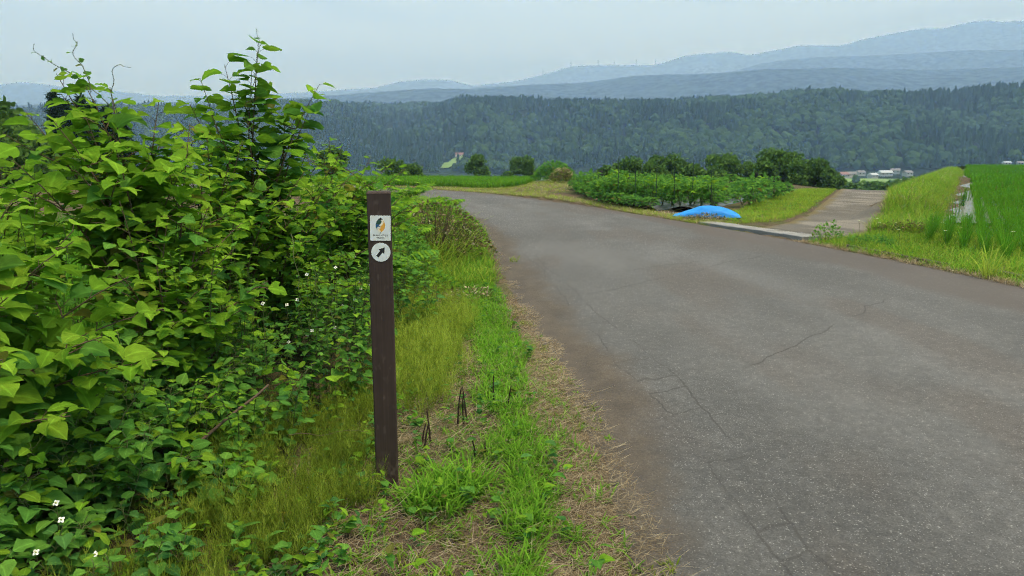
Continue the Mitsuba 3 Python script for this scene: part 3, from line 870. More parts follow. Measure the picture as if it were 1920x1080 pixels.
def branchy(S, base, tip, r0, size, kinds, age, twigs=4, twig_len=0.35, step=0.05, bow=None, t0=0.35, **kw):
    """One main stem from base to tip with side twigs, all leafy."""
    base, tip = np.asarray(base, float), np.asarray(tip, float)
    side = (tip - base) * [1, 1, 0]
    bow = -0.18 * side + np.array([0, 0, 0.10]) + (rng.random(3) - .5) * 0.08 if bow is None else np.asarray(bow, float)
    path = curve(base, tip, bow, 10)
    S.stem(path, r0, 0.0018)
    S.leafy(path, t0, step, size, kinds, age, **kw)
    L = np.linalg.norm(tip - base)
    for i in range(twigs):
        t = t0 + (0.92 - t0) * (i + 0.5 * rng.random()) / max(twigs, 1)
        p = path[int(t * 9)] * (1 - (t * 9) % 1) + path[min(int(t * 9) + 1, 9)] * ((t * 9) % 1)
        a = rng.random() * 6.28
        ln = twig_len * (0.6 + 0.7 * rng.random()) * (1.15 - 0.6 * t)
        q = p + np.array([math.cos(a) * ln, math.sin(a) * ln, ln * (0.25 + 0.5 * rng.random())])
        tw = curve(p, q, [0, 0, -0.03 + 0.08 * rng.random()], 6)
        S.stem(tw, max(r0 * 0.4, 0.0022), 0.0014, 4)
        S.leafy(tw, 0.2, step * 1.05, size * 0.92, kinds, age, **kw)


def young_top(lo, hi):
    return lambda t: lo + (hi - lo) * t


def mulberry(label, base, tips, size, kinds, ages, keep=200, twigs=3, twig_len=0.32, step=0.055, r0=0.011, **kw):
    S = Shrub('mulberry_shrub', label, 'shrub', 'mulberry shrubs in the roadside thicket')
    base = np.array(base, float)
    base[2] = ground_height(base[0], base[1]) - 0.03
    for i, tip in enumerate(tips):
        b = base + np.r_[(rng.random(2) - .5) * 0.18, 0]
        branchy(S, b, tip, r0 * (0.7 + 0.5 * rng.random()), size, kinds, young_top(*ages), twigs, twig_len, step, **kw)
    S.finish(keep)
    return S


mulberry('tall arching mulberry shrub at the upper left with bright lobed leaves and curling tips', (-1.98, 4.05, 0),
         [(-2.50, 4.2, 1.96), (-2.36, 4.2, 1.93), (-2.16, 4.1, 1.88), (-2.50, 3.9, 1.74), (-2.02, 4.35, 1.82), (-2.24, 3.7, 1.68), (-1.83, 4.3, 1.70), (-2.62, 4.3, 1.62), (-2.0, 3.8, 1.55), (-2.35, 4.4, 1.74), (-1.72, 4.0, 1.50),
          (-2.1, 3.6, 1.45), (-2.4, 3.6, 1.5), (-2.25, 4.0, 1.72)],
         0.150, ['ovate', 'lobed', 'lobed'], (1.1, 2.6), 270, 4, 0.34, 0.036, 0.013)
mulberry('tallest mulberry shrub right of the arching one with dark spiky lobed leaves against the sky', (-1.84, 5.35, 0),
         [(-1.71, 5.2, 2.27), (-1.95, 5.2, 2.13), (-2.12, 5.2, 2.04), (-1.36, 5.4, 2.02), (-2.16, 5.1, 1.86), (-1.52, 5.3, 1.78), (-1.86, 5.3, 1.98), (-1.62, 5.45, 1.88), (-1.98, 5.0, 1.78), (-1.48, 5.15, 1.66), (-1.75, 5.0, 1.78), (-2.3, 5.4, 1.70), (-1.78, 5.25, 2.12), (-1.42, 5.35, 1.85)],
         0.150, ['lobed', 'lobed', 'ovate'], (0.6, 1.9), 290, 3, 0.30, 0.046, 0.013, shrink=0.12, droop=(0.2, 0.8))
mulberry('mulberry shrub with the biggest leaves at the left edge of the picture', (-2.25, 2.75, 0),
         [(-1.84, 2.62, 1.20), (-1.62, 2.72, 1.20), (-1.45, 2.55, 0.88), (-1.6, 2.25, 0.88), (-1.95, 2.9, 1.34), (-1.52, 2.9, 1.04), (-2.1, 2.6, 1.30), (-1.7, 2.45, 1.04), (-1.95, 2.35, 1.12), (-1.35, 2.75, 0.74), (-1.5, 2.4, 0.64), (-1.75, 2.95, 1.22), (-1.42, 2.95, 0.9)],
         0.14, ['ovate', 'lobed'], (1.2, 2.4), 260, 3, 0.28, 0.038, 0.010, droop=(0.5, 1.3))
mulberry('low mulberry shrub with large pale green leaves in the middle of the thicket', (-1.85, 3.75, 0),
         [(-1.74, 3.75, 1.22), (-1.52, 3.6, 0.88), (-1.62, 3.95, 1.24), (-1.45, 3.85, 1.04), (-1.9, 3.6, 1.30), (-1.7, 3.5, 1.0), (-1.38, 3.7, 0.74), (-1.58, 3.4, 0.74), (-1.8, 3.35, 0.98), (-1.5, 4.1, 1.15), (-1.32, 3.95, 0.85)],
         0.110, ['ovate', 'lobed', 'lobed'], (0.9, 2.2), 240, 4, 0.26, 0.036, 0.009)
mulberry('bushy mulberry shrub behind the top of the waymark post', (-1.62, 6.4, 0),
         [(-1.22, 6.5, 1.52), (-1.00, 6.6, 1.34), (-1.42, 6.3, 1.60), (-1.6, 6.6, 1.66), (-1.22, 6.1, 1.34), (-1.5, 6.0, 1.5), (-1.75, 6.4, 1.62), (-0.95, 6.2, 1.15), (-1.3, 5.9, 1.2), (-1.05, 6.0, 0.95), (-1.1, 6.8, 1.45), (-0.90, 6.7, 1.1), (-0.92, 6.5, 1.42), (-0.84, 6.6, 1.28), (-0.78, 6.3, 1.05)],
         0.112, ['ovate', 'lobed'], (0.9, 2.2), 220, 4, 0.34, 0.036, 0.010)
mulberry('yellow green mulberry shrub at the far left edge with broad drooping leaves', (-3.0, 4.3, 0),
         [(-2.76, 4.05, 1.46), (-2.6, 4.15, 1.44), (-2.9, 4.3, 1.56), (-2.5, 3.9, 1.32), (-2.7, 3.8, 1.28), (-3.1, 4.2, 1.5), (-2.4, 3.7, 1.15), (-2.8, 3.7, 1.12), (-2.2, 3.3, 1.2), (-2.45, 3.4, 1.25), (-2.1, 3.1, 1.28)],
         0.13, ['ovate', 'ovate', 'lobed'], (1.3, 2.6), 180, 4, 0.32, 0.038, 0.010)
mulberry('mulberry shrub filling the gap between the two tall ones', (-2.0, 4.9, 0),
         [(-1.92, 4.75, 1.66), (-1.72, 4.6, 1.52), (-2.15, 4.8, 1.72), (-1.55, 4.8, 1.48), (-1.85, 4.5, 1.45), (-1.45, 4.55, 1.25), (-2.3, 4.7, 1.6), (-1.6, 4.3, 1.25), (-1.35, 4.9, 1.2), (-1.38, 5.0, 1.42), (-1.75, 4.9, 1.62)],
         0.115, ['ovate', 'lobed'], (1.0, 2.4), 220, 4, 0.30, 0.036, 0.010)
mulberry('mulberry shrub leaning over the horsetails left of the waymark post', (-1.75, 5.35, 0),
         [(-1.25, 5.2, 1.36), (-1.12, 5.4, 1.18), (-1.30, 5.0, 1.12), (-1.2, 5.7, 1.4), (-1.15, 5.1, 0.85), (-1.4, 4.7, 1.0), (-1.05, 5.6, 0.85), (-1.5, 5.5, 1.55), (-1.3, 5.6, 1.5), (-1.08, 5.3, 0.6), (-1.22, 4.8, 0.7)],
         0.100, ['ovate', 'lobed'], (0.9, 2.2), 220, 4, 0.28, 0.036, 0.009)

# a vine that has climbed the tall shrub: round thin leaves and bare curling tips
VINES = [('twining vine with small round leaves reaching out at the top left', [(-2.15, 4.1, 1.75), (-2.36, 4.2, 1.93), (-2.52, 4.25, 2.01), (-2.60, 4.2, 2.06), (-2.61, 4.2, 2.12)], 0.045),
         ('thin vine rising in a loose curl above the arching shrub', [(-2.30, 4.15, 1.86), (-2.33, 4.2, 1.98), (-2.40, 4.2, 2.05), (-2.37, 4.2, 2.12), (-2.39, 4.2, 2.17)], 0.038),
         ('bare vine tip hooked over to the right above the arching shrub', [(-2.14, 4.1, 1.70), (-2.15, 4.1, 1.86), (-2.14, 4.1, 1.96), (-2.10, 4.1, 2.00), (-2.04, 4.1, 1.985)], 0.0),
         ('vine with pale round leaves wound up the top of the tallest shrub', [(-1.74, 5.2, 1.75), (-1.78, 5.2, 1.95), (-1.73, 5.2, 2.12), (-1.70, 5.2, 2.28), (-1.72, 5.2, 2.36)], 0.075),
         ('thin bare vine hanging down in front of the thicket', [(-1.35, 4.5, 1.05), (-1.30, 4.4, 0.9), (-1.27, 4.35, 0.75), (-1.24, 4.3, 0.6)], 0.03)]
for lab, pts, sz in VINES:
    S = Shrub('vine', lab, 'vine', 'vines climbing through the shrubs')
    pts = np.array(pts)
    k = np.linspace(0, len(pts) - 1, 18)
    path = np.stack([np.interp(k, np.arange(len(pts)), pts[:, i]) for i in range(3)], 1)
    for _ in range(2):
        path[1:-1] = 0.25 * path[:-2] + 0.5 * path[1:-1] + 0.25 * path[2:]
    path = path + 0.006 * np.c_[np.sin(k * 5), np.cos(k * 4), np.sin(k * 3)]
    S.stem(path, 0.0028, 0.0012, 5)
    if sz:
        S.leafy(path, 0.1, 0.05 if sz > 0.05 else 0.04, sz, ['round', 'heart'], lambda t: 0.8 + 1.0 * t, shrink=0.7, tilt=0.9, rows=7, droop=(0.2, 0.9))
    S.finish(60, 'stem_green')

# ---------------------------------------------------------------- the small-leaved tangle in front of the shrubs
TANGLE = [('leafy tangle under the big leaved shrub at the left edge', (-1.95, 2.95), 0.40, 0.75, 0.065, 320), ('leafy tangle in front of the low mulberry', (-1.48, 3.45), 0.36, 0.60, 0.058, 260), ('leafy tangle in the gap below the arching shrub', (-2.0, 3.6), 0.45, 1.05, 0.065, 320),
          ('leafy tangle in the deep shade at the lower left', (-1.55, 2.95), 0.42, 0.50, 0.060, 300), ('leafy tangle at the lower left corner behind the white flowers', (-1.85, 2.5), 0.40, 0.42, 0.062, 220),
          ('hop vine tangle at the foot of the big leaved shrub', (-1.95, 2.7), 0.55, 0.75, 0.060, 260),
          ('dark leafy tangle under the low mulberry', (-1.62, 3.55), 0.55, 0.65, 0.052, 320),
          ('tangle of creeping stems left of the post with tiny white flowers', (-1.38, 4.35), 0.45, 0.95, 0.050, 420),
          ('tangle of heart shaped leaves spilling towards the post', (-1.28, 5.2), 0.45, 0.95, 0.052, 380),
          ('leafy tangle beside the post at half its height', (-1.12, 6.1), 0.42, 0.85, 0.052, 300),
          ('tangle of vines deep under the tall shrub', (-1.95, 4.3), 0.6, 1.0, 0.062, 320),
          ('shady tangle under the tallest shrub', (-1.75, 5.6), 0.55, 1.1, 0.060, 280),
          ('weedy tangle behind the far end of the shrubs', (-1.35, 7.2), 0.55, 0.95, 0.055, 300)]
for lab, (cx, cy), rad, hgt, sz, n in TANGLE:
    S = Shrub('creeper_tangle', lab, 'creeper')
    for i in range(n // 14):
        a, r = rng.random() * 6.28, rad * math.sqrt(rng.random())
        b = np.array([cx + r * math.cos(a), cy + r * math.sin(a) * 0.9, 0])
        b[2] = ground_height(b[0], b[1])
        z = hgt * (0.35 + 0.65 * rng.random()) * (1 - 0.35 * (r / rad) ** 2)
        q = b + np.array([0.30 * (rng.random() - 0.35), 0.3 * (rng.random() - .6), z])
        path = curve(b, q, [(rng.random() - .5) * 0.2, (rng.random() - .5) * 0.2, 0.06], 8)
        S.stem(path, 0.0022, 0.0012, 4)
        S.leafy(path, 0.12, z / 20, sz * 1.15, ['heart', 'ovate', 'lobed'], lambda t: 0.35 + 1.1 * t, petiole=0.8, tilt=0.6, rows=6, cols=5, droop=(0.3, 1.1), shrink=0.3)
    S.finish(150, 'stem_green')

# fine pinnate sprays and slim grasses of another kind, threaded through the shrubs
for lab, (cx, cy), z0, z1, n in [('sprays of fine narrow leaves over the low mulberry', (-1.58, 3.85), .7, 1.22, 9), ('sprays of fine narrow leaves between the two tall mulberries', (-1.95, 4.35), .9, 1.65, 9), ('sprays of fine narrow leaves near the left edge', (-2.25, 3.35), .8, 1.40, 9),
                                 ('sprays of fine narrow leaves left of the post', (-1.25, 5.0), .5, 1.05, 8), ('sprays of fine narrow leaves low in the shade', (-1.45, 3.35), .2, .6, 8), ('sprays of fine narrow leaves behind the post top', (-1.15, 6.2), .8, 1.4, 8)]:
    S = Shrub('fine_leaved_spray', lab, 'plant')
    for i in range(n):
        b = np.array([cx + (rng.random() - .5) * .5, cy + (rng.random() - .5) * .6, z0 * (.5 + .5 * rng.random())])
        q = np.array([b[0] + .25 * (rng.random() - .2), b[1] - .22 * rng.random(), z0 + (z1 - z0) * (.4 + .6 * rng.random())])
        path = curve(b, q, [0, 0, .08], 10)
        S.stem(path, .003, .0013, 4)
        S.leafy(path, .1, .016, .052, ['lance'], lambda t: 1.0 + 1.0 * t, petiole=.1, rows=6, cols=3, droop=(.2, .8), tilt=.5, width=1.2)
    S.finish(40, 'stem_green')

# ---------------------------------------------------------------- heart-leaved herbs with white four-petalled flowers
HERB_SEL = np.random.default_rng(21)


def herb(x, y, h, n, size, flower, label, group):
    S = Shrub('heartleaf_herb', label, 'herb', group)
    g = float(ground_height(np.array([x]), np.array([y]))[0])
    tip = np.array([x + (HERB_SEL.random() - .4) * 0.12, y - 0.05 * HERB_SEL.random(), g + h])
    path = curve([x, y, g], tip, [(HERB_SEL.random() - .5) * .04, 0, 0], 6)
    S.stem(path, 0.0022, 0.0014, 5)
    S.leafy(path, 0.3, h * 0.7 / n, size, ['heart'], lambda t: 0.25 + 0.75 * t, petiole=0.6, rows=7, cols=5, droop=(0.3, 0.9), shrink=0.3, tilt=0.3, width=0.95)
    S.finish(30, 'stem_green')
    if flower:
        top = path[-1] + [0, 0, 0.035]
        f = fresh(S.key + '__flower')
        v, fa = tube([path[-1], top], 0.0012, 4)
        scene[f] = mikit.ply((v, fa), 'stem_green', smooth=True)
        nrm = unit(np.array([0.25 * HERB_SEL.random(), -0.75, 0.65]))
        a = unit(np.cross(nrm, [0, 0, 1.0]))
        b = np.cross(nrm, a)
        r0 = HERB_SEL.random()
        for j in range(4):
            w = r0 + j * math.pi / 2
            d = (math.cos(w) * a + math.sin(w) * b + 0.15 * nrm)[None]
            P, F, U = leaves(top[None], d, nrm[None], np.array([0.0125]), np.array([0.85]), 'round', 0.1, 0.3, 0, 6, 3, 0)
            put('petal', (P[0], F), 'petal', f, True)
        v, fa = tube([top, top + nrm * 0.010], [0.0028, 0.0015], 6)
        put('spike', (v, fa), 'spike', f, True)


for x, y, h in [(-1.62, 2.42, .24), (-1.58, 2.33, .22), (-1.54, 2.28, .14), (-1.28, 2.42, .10), (-1.40, 2.32, .12), (-1.70, 2.25, .2)]:
    herb(x, y, h, 9, 0.058, True, 'low herb with dark heart shaped leaves and one white flower at the lower left corner', 'white flowered herbs at the lower left corner')
for x, y in scatter(Polygon([(-2.0, 2.05), (-1.15, 2.15), (-1.2, 2.75), (-2.0, 2.75)]), 34, 4):
    herb(x, y, 0.10 + 0.14 * HERB_SEL.random(), 7, 0.05, False, 'low herb with dark heart shaped leaves and no flower in the lower left corner', 'flowerless heart leaved herbs at the lower left')
for x, y in scatter(Polygon([(-1.55, 3.7), (-1.22, 3.8), (-0.98, 5.4), (-0.95, 6.2), (-1.4, 6.2)]), 24, 5):
    herb(x, y, 0.25 + 0.55 * HERB_SEL.random(), 9, 0.045, True, 'slender herb with white four petalled flower among the creepers left of the post', 'white flowered herbs in the creepers')

# ---------------------------------------------------------------- grass, straw, horsetail: uncountable, one mesh each
LUSH, RICE, LIME, OLIVE, STRAW, DUSKY = range(6)


def sheet(name, label, cat, *sets):
    b = Batch()
    for P, F, U in sets:
        if len(P):
            b.add(*join(P, F, U))
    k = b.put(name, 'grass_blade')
    tag(k, label, cat, kind='stuff')
    return k


def gp(q):
    return ground_points(q[:, 0], q[:, 1])


def rnd(n, lo, hi, pw=1.0):
    return lo + (hi - lo) * rng.random(n) ** pw


def tufts(q, per, spread, h, w, cls, lean=(0.05, 0.5), curl=(0.3, 1.2), segs=3, zf=None):
    """Tufts of blades fanning out of the points q."""
    n = len(q)
    c = np.repeat(q, per, 0) + (rng.random((n * per, 2)) - .5) * spread
    p = (zf or gp)(c)
    hs = np.repeat(rnd(n, 0.75, 1.2), per) * rnd(n * per, *h)
    return blades(p, hs, rnd(n * per, *w), rng.random(n * per) * 6.283, rnd(n * per, *lean), rnd(n * per, *curl), cls, segs)


def edge_x(y):
    return np.interp(y, rl[:, 1], rl[:, 0])


# the green strip just outside the road's left edge
def along_edge(n, y0, y1, off0, off1, pw=1.0):
    y = y0 * (y1 / y0) ** rng.random(n)
    o = off0 + (off1 - off0) * rng.random(n) ** pw
    return np.c_[edge_x(y) - o, y]


def patchy(q, s, cut, seed):
    return q[n2(q[:, 0], q[:, 1], s, seed) > cut]


q1 = along_edge(2600, 2.2, 18, 0.16, 0.52)
q1 = q1[n2(q1[:, 0], q1[:, 1], 0.45, 41) > np.where(q1[:, 1] < 5.5, 0.02 + 0.25 * (5.5 - q1[:, 1]) / 3, -0.5)]
q1b = along_edge(9000, 2.2, 18, 0.0, 1.0)
off = edge_x(q1b[:, 1]) - q1b[:, 0]
q1b = q1b[np.abs(off - 0.40 - 0.06 * n2(q1b[:, 1], 0 * off, 0.9, 48)) < 0.02 + 0.17 * n2(q1b[:, 0], q1b[:, 1], 0.22, 47) + 0.024 * q1b[:, 1]]
q2 = patchy(scatter(Polygon([(-0.62, 2.55), (0.10, 2.35), (0.30, 2.7), (0.10, 3.4), (-0.5, 3.6)]), 420, 9), 0.22, 0.16, 43)
q3 = np.r_[scatter(Point(-0.33, 2.98).buffer(0.13), 30, 12), scatter(Point(-0.24, 3.16).buffer(0.13), 26, 13)]
q4 = scatter(Polygon([(-0.95, 2.1), (0.5, 2.1), (0.35, 4.5), (-0.6, 6.0), (-1.0, 4.0)]), 620, 14)
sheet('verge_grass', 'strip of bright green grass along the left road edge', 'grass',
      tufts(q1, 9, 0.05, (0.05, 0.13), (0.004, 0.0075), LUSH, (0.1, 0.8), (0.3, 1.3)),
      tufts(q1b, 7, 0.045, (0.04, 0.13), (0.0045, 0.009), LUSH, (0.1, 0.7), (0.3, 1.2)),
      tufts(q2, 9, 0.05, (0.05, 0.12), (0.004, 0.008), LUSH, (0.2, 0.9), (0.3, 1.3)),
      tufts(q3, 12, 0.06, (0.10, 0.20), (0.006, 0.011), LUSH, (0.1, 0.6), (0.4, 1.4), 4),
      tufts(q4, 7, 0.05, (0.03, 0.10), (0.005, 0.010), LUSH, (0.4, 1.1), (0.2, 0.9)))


# straw: mown stems lying flat
def lying(q, L, w, cls=STRAW, lift=0.03):
    n = len(q)
    p = gp(q)
    p[:, 2] += rnd(n, -0.004, lift, 2.0)
    return blades(p, rnd(n, *L), rnd(n, *w), rng.random(n) * 6.283, rnd(n, 1.30, 1.62), rnd(n, -0.35, 0.45), cls, 2, 1.2)


NEAR = Polygon([(-1.05, 2.0), (0.62, 2.0), (0.55, 3.2), (0.50, 4.2), (0.30, 5.5), (0.12, 7.2), (-0.4, 8.5), (-0.9, 6.5), (-1.05, 4.6)])
s1 = scatter(NEAR, 60000, 15)
s1 = s1[n2(s1[:, 0], s1[:, 1], 0.25, 51) > -0.30]
EDGE = Polygon(np.vstack([np.c_[edge_x(np.linspace(2.2, 14, 60)) - 0.22, np.linspace(2.2, 14, 60)], np.c_[edge_x(np.linspace(14, 2.2, 60)) + 0.20, np.linspace(14, 2.2, 60)]]))
s2 = along_edge(40000, 2.1, 13, -0.15, 0.32)
s2 = s2[edge_x(s2[:, 1]) - s2[:, 0] > np.where(s2[:, 1] < 4.0, 0.03, -0.13)]
s2 = s2[n2(s2[:, 0], s2[:, 1], 0.3, 52) + 0.5 * np.clip(s2[:, 0] * 0 + (edge_x(s2[:, 1]) - s2[:, 0]) / 0.2, -1, 1) > -0.12]
s3 = scatter(Polygon([(-0.95, 3.9), (-0.15, 3.6), (-0.25, 6.2), (-0.75, 7.4), (-0.95, 6.0)]), 7000, 16)


def on_road(q):
    z = gp(q)
    inn = shapely.contains_xy(ROAD, q[:, 0], q[:, 1])
    z[inn, 2] = 0.037
    return z


def lying_any(q, L, w, cls=STRAW, lift=0.02):
    n = len(q)
    p = on_road(q)
    p[:, 2] += rnd(n, 0, lift, 2.0)
    return blades(p, rnd(n, *L), rnd(n, *w), rng.random(n) * 6.283, rnd(n, 1.36, 1.60), rnd(n, -0.25, 0.2), cls, 2, 1.2)


sheet('dry_grass', 'pale mown straw lying on the verge and road edge', 'dry grass',
      lying(s1, (0.025, 0.11), (0.0022, 0.0052), STRAW, 0.045), lying_any(s2, (0.02, 0.09), (0.0020, 0.0046)), lying(s3, (0.05, 0.16), (0.0022, 0.005), STRAW, 0.05),
      lying(scatter(NEAR, 900, 17), (0.10, 0.30), (0.002, 0.005), STRAW, 0.06))

# low green regrowth between the straw
s4 = scatter(NEAR, 2400, 18)
s4 = patchy(s4, 0.28, 0.0, 53)
sheet('regrowth', 'small green shoots between the straw', 'weeds', tufts(s4, 6, 0.035, (0.02, 0.055), (0.004, 0.009), OLIVE, (0.4, 1.2), (0.1, 0.8), 2), tufts(patchy(scatter(NEAR, 1800, 19), 0.25, 0.05, 54), 5, 0.03, (0.02, 0.05), (0.005, 0.010), LUSH, (0.4, 1.2), (0.1, 0.8), 2))


# field horsetail: upright stems, whorls of needle branches
def horsetail(q, h, lean=(0.0, 0.35), needle=(0.04, 0.09), whorls=6, per=8, pale=0.5):
    n = len(q)
    p = gp(q)
    H = rnd(n, *h)
    az = rng.random(n) * 6.283
    ln = rnd(n, *lean)
    st = blades(p, H, np.full(n, 0.0022), az, ln, rnd(n, 0.0, 0.4), OLIVE, 3)
    t = np.tile(np.repeat((np.arange(whorls) + 1.0) / (whorls + 0.6), per), n)
    N = n * whorls * per
    k = np.repeat(np.arange(n), whorls * per)
    c = p[k] + np.stack([np.sin(ln)[k] * np.cos(az)[k], np.sin(ln)[k] * np.sin(az)[k], np.cos(ln)[k]], 1) * (H[k] * t)[:, None]
    br = blades(c, rnd(N, *needle) * (1.15 - 0.6 * t), np.full(N, 0.0016), rng.random(N) * 6.283, rnd(N, 0.5, 0.95), rnd(N, -0.5, 0.1), np.where(np.repeat(rng.random(n) < pale, whorls * per), LIME, OLIVE), 2)
    return st, br


def clumps(poly, n, per, spread, seed):
    c = scatter(poly, n, seed)
    r = np.random.default_rng(seed + 100)
    k = r.integers(per // 2, per + per // 2, n)
    return np.repeat(c, k, 0) + r.normal(size=(k.sum(), 2)) * np.repeat(spread * (0.6 + 0.8 * r.random(n)), k)[:, None]


h1 = clumps(Polygon([(-1.35, 2.35), (-0.75, 2.5), (-0.66, 3.0), (-0.70, 3.6), (-0.9, 4.6), (-1.30, 4.4), (-1.45, 3.2)]), 88, 13, 0.045, 23)
h2 = clumps(Polygon([(-0.60, 4.1), (-0.45, 4.3), (-0.30, 5.2), (-0.35, 6.4), (-0.60, 7.2), (-0.98, 7.2), (-0.95, 5.0), (-0.72, 4.3)]), 85, 14, 0.05, 24)
h3 = clumps(Polygon([(-1.2, 6.5), (-0.65, 6.8), (-0.70, 10.5), (-1.3, 10.5)]), 60, 12, 0.07, 25)
h4 = clumps(Polygon([(-1.6, 2.1), (-0.9, 2.05), (-0.75, 2.6), (-1.2, 2.9)]), 26, 12, 0.05, 26)
sheet('horsetail', 'feathery yellow green horsetail growing around the post', 'horsetail', *horsetail(h1, (0.10, 0.26), (0.10, 0.75), pale=0.10), *horsetail(h2, (0.14, 0.34), (0.05, 0.6), (0.05, 0.11), pale=0.8), *horsetail(h3, (0.15, 0.3), whorls=4, per=5), *horsetail(h4, (0.08, 0.18), whorls=4, pale=0.1))
# small broad leaved weeds between the horsetails
wd = np.r_[scatter(Polygon([(-1.35, 2.3), (-0.6, 2.3), (-0.6, 3.4), (-0.9, 4.6), (-1.3, 4.4)]), 170, 28), scatter(Polygon([(-1.0, 4.2), (-0.45, 4.2), (-0.3, 6.5), (-1.0, 7.5)]), 150, 29), (nw := scatter(NEAR, 190, 30))[nw[:, 0] < edge_x(nw[:, 1]) - 0.12]]
m_ = np.repeat(np.arange(len(wd)), 6)
wp = gp(wd)[m_] + np.c_[(rng.random((len(m_), 2)) - .5) * .02, 0.015 + 0.12 * rng.random(len(m_)) * (0.3 + rng.random(len(wd)))[m_]]
wa = rng.random(len(m_)) * 6.28
wk = rng.random(len(m_)) < .5
lb = Batch()
for kd, mm in (('ovate', wk), ('lance', ~wk)):
    lb.add(*join(*leaves(wp[mm], np.c_[np.cos(wa[mm]), np.sin(wa[mm]), .1 + .5 * rng.random(mm.sum())], np.tile([0, 0, 1.0], (mm.sum(), 1)) + (rng.random((mm.sum(), 3)) - .5) * .5, .025 + .035 * rng.random(mm.sum()), np.full(mm.sum(), .95), kd, .25, .7, rng.integers(0, 3, mm.sum()), 6, 3)))
lb.put('low_weeds', 'leaf')
tag('low_weeds', 'small broad leaved weeds between the horsetails', 'weeds', kind='stuff')

# grass between and behind the shrubs
b1 = scatter(Polygon([(-5.5, 3.2), (-2.2, 3.6), (-1.8, 5), (-1.5, 8), (-1.5, 12), (-8, 13)]), 3000, 27)
sheet('tall_grass', 'tall green grass growing between the shrubs', 'grass', tufts(b1, 7, 0.12, (0.3, 0.75), (0.005, 0.009), RICE, (0.05, 0.35), (0.1, 0.9), 4))

# the weedy verge from the shrubs to the bend
v1 = along_edge(2600, 8.5, 34, 0.15, 1.2)
v2 = along_edge(2400, 9.5, 36, 0.6, 3.2)
sheet('weedy_verge', 'yellow green weeds and grass on the verge towards the bend', 'weeds',
      tufts(v1, 10, 0.22, (0.10, 0.28), (0.005, 0.010), np.repeat(np.where(rng.random(len(v1)) < 0.35, LIME, LUSH), 10), (0.1, 0.8), (0.2, 1.2)),
      tufts(v2, 12, 0.30, (0.35, 0.75), (0.008, 0.016), np.repeat(np.where(rng.random(len(v2)) < 0.7, LIME, LUSH), 12), (0.1, 0.7), (0.4, 1.4)))

# the verge on the right, the levee, the bank by the track
vr = scatter(Polygon(np.vstack([rr[(rr[:, 1] > 5) & (rr[:, 1] < 13.2)] + [0.04, 0], [(6.8, 14.2), (8.0, 15.8), (9.6, 16.4), (9.6, 6.5)]])), 5200, 31)
vr = vr[~shapely.contains_xy(TRACK, vr[:, 0], vr[:, 1])]
sl = scatter(Polygon([(0, 0), (1, 0), (1, 1), (0, 1)]), 15000, 32)
ss, tt_ = -3.2 + 72 * sl[:, 0] ** 1.5, -2.5 + 2.4 * sl[:, 1]
lv = WATER_A + LEVEE_DIR * ss[:, None] + LEVEE_NRM * tt_[:, None]
lv = lv[~shapely.contains_xy(TRACK.buffer(0.03), lv[:, 0], lv[:, 1])]
vt = scatter(Polygon([(5.0, 17.0), (6.4, 17.6), (8.3, 21), (11.8, 28.2), (15.9, 36.6), (14.6, 37.2), (10.2, 30), (7.0, 22.5), (5.6, 19.6)]), 4200, 33)
vf = np.c_[np.interp(np.linspace(16.5, 40, 2600), rr[:, 1], rr[:, 0]) + rnd(2600, 0.03, 0.75), np.linspace(16.5, 40, 2600)]
vb = scatter(Polygon([(-4, 38.5), (-1.4, 33.6), (0.85, 29), (2.2, 30), (3.2, 36), (2.8, 44), (1.2, 44), (-0.6, 38.5), (-3, 41)]), 2600, 34)


def lev_cls(n):
    return np.select([(r_ := rng.random(n)) < 0.45, r_ < 0.50], [LIME, STRAW], LUSH)


sheet('right_verge', 'green and yellow grass on the verge between road and paddy', 'grass',
      tufts(vr, 10, 0.13, (0.07, 0.22), (0.005, 0.009), np.repeat(np.where(rng.random(len(vr)) < 0.4, LIME, LUSH), 10), (0.1, 0.8), (0.2, 1.2)),
      tufts(np.c_[np.interp(rnd(900, 6, 13), rr[:, 1], rr[:, 0]), rnd(900, 6, 13)] * 0 + np.c_[(yy := rnd(900, 6.5, 13.3)) * 0 + np.interp(yy, rr[:, 1], rr[:, 0]) + rnd(900, -0.05, 0.16), yy], 6, 0.08, (0.05, 0.14), (0.004, 0.007), STRAW, (0.5, 1.4), (0.1, 0.7), 2))
sheet('levee_grass', 'yellow green mown grass covering the levee beside the paddy', 'grass',
      tufts(lv, 9, 0.24, (0.14, 0.40), (0.007, 0.013), np.repeat(lev_cls(len(lv)), 9), (0.1, 0.7), (0.2, 1.1)))
sheet('bank_grass', 'short yellowish grass on the field banks', 'grass',
      tufts(vt, 8, 0.16, (0.06, 0.16), (0.007, 0.012), np.repeat(np.where(rng.random(len(vt)) < 0.6, LIME, LUSH), 8), (0.2, 0.9), (0.2, 1.0), 2),
      tufts(vf, 7, 0.12, (0.06, 0.18), (0.007, 0.012), np.repeat(np.where(rng.random(len(vf)) < 0.4, STRAW, LIME), 7), (0.2, 1.0), (0.2, 1.0), 2),
      tufts(vb, 7, 0.2, (0.06, 0.16), (0.008, 0.014), np.repeat(np.where(rng.random(len(vb)) < 0.35, STRAW, LIME), 7), (0.3, 1.2), (0.2, 0.8), 2))


# rice: planted in rows
def rice(A, B, C, rows_gap, gap, per, h, w, keep, segs=3, z0=0.04, seed=1):
    """Clumps on a lattice from A along the unit vectors B (rows) and C."""
    r = np.random.default_rng(seed)
    i, j = np.meshgrid(np.arange(keep[0]), np.arange(keep[1]), indexing='ij')
    q = A + (i.ravel() * gap)[:, None] * B + (j.ravel() * rows_gap)[:, None] * C
    q = q + (r.random(q.shape) - .5) * gap * 0.3
    return q


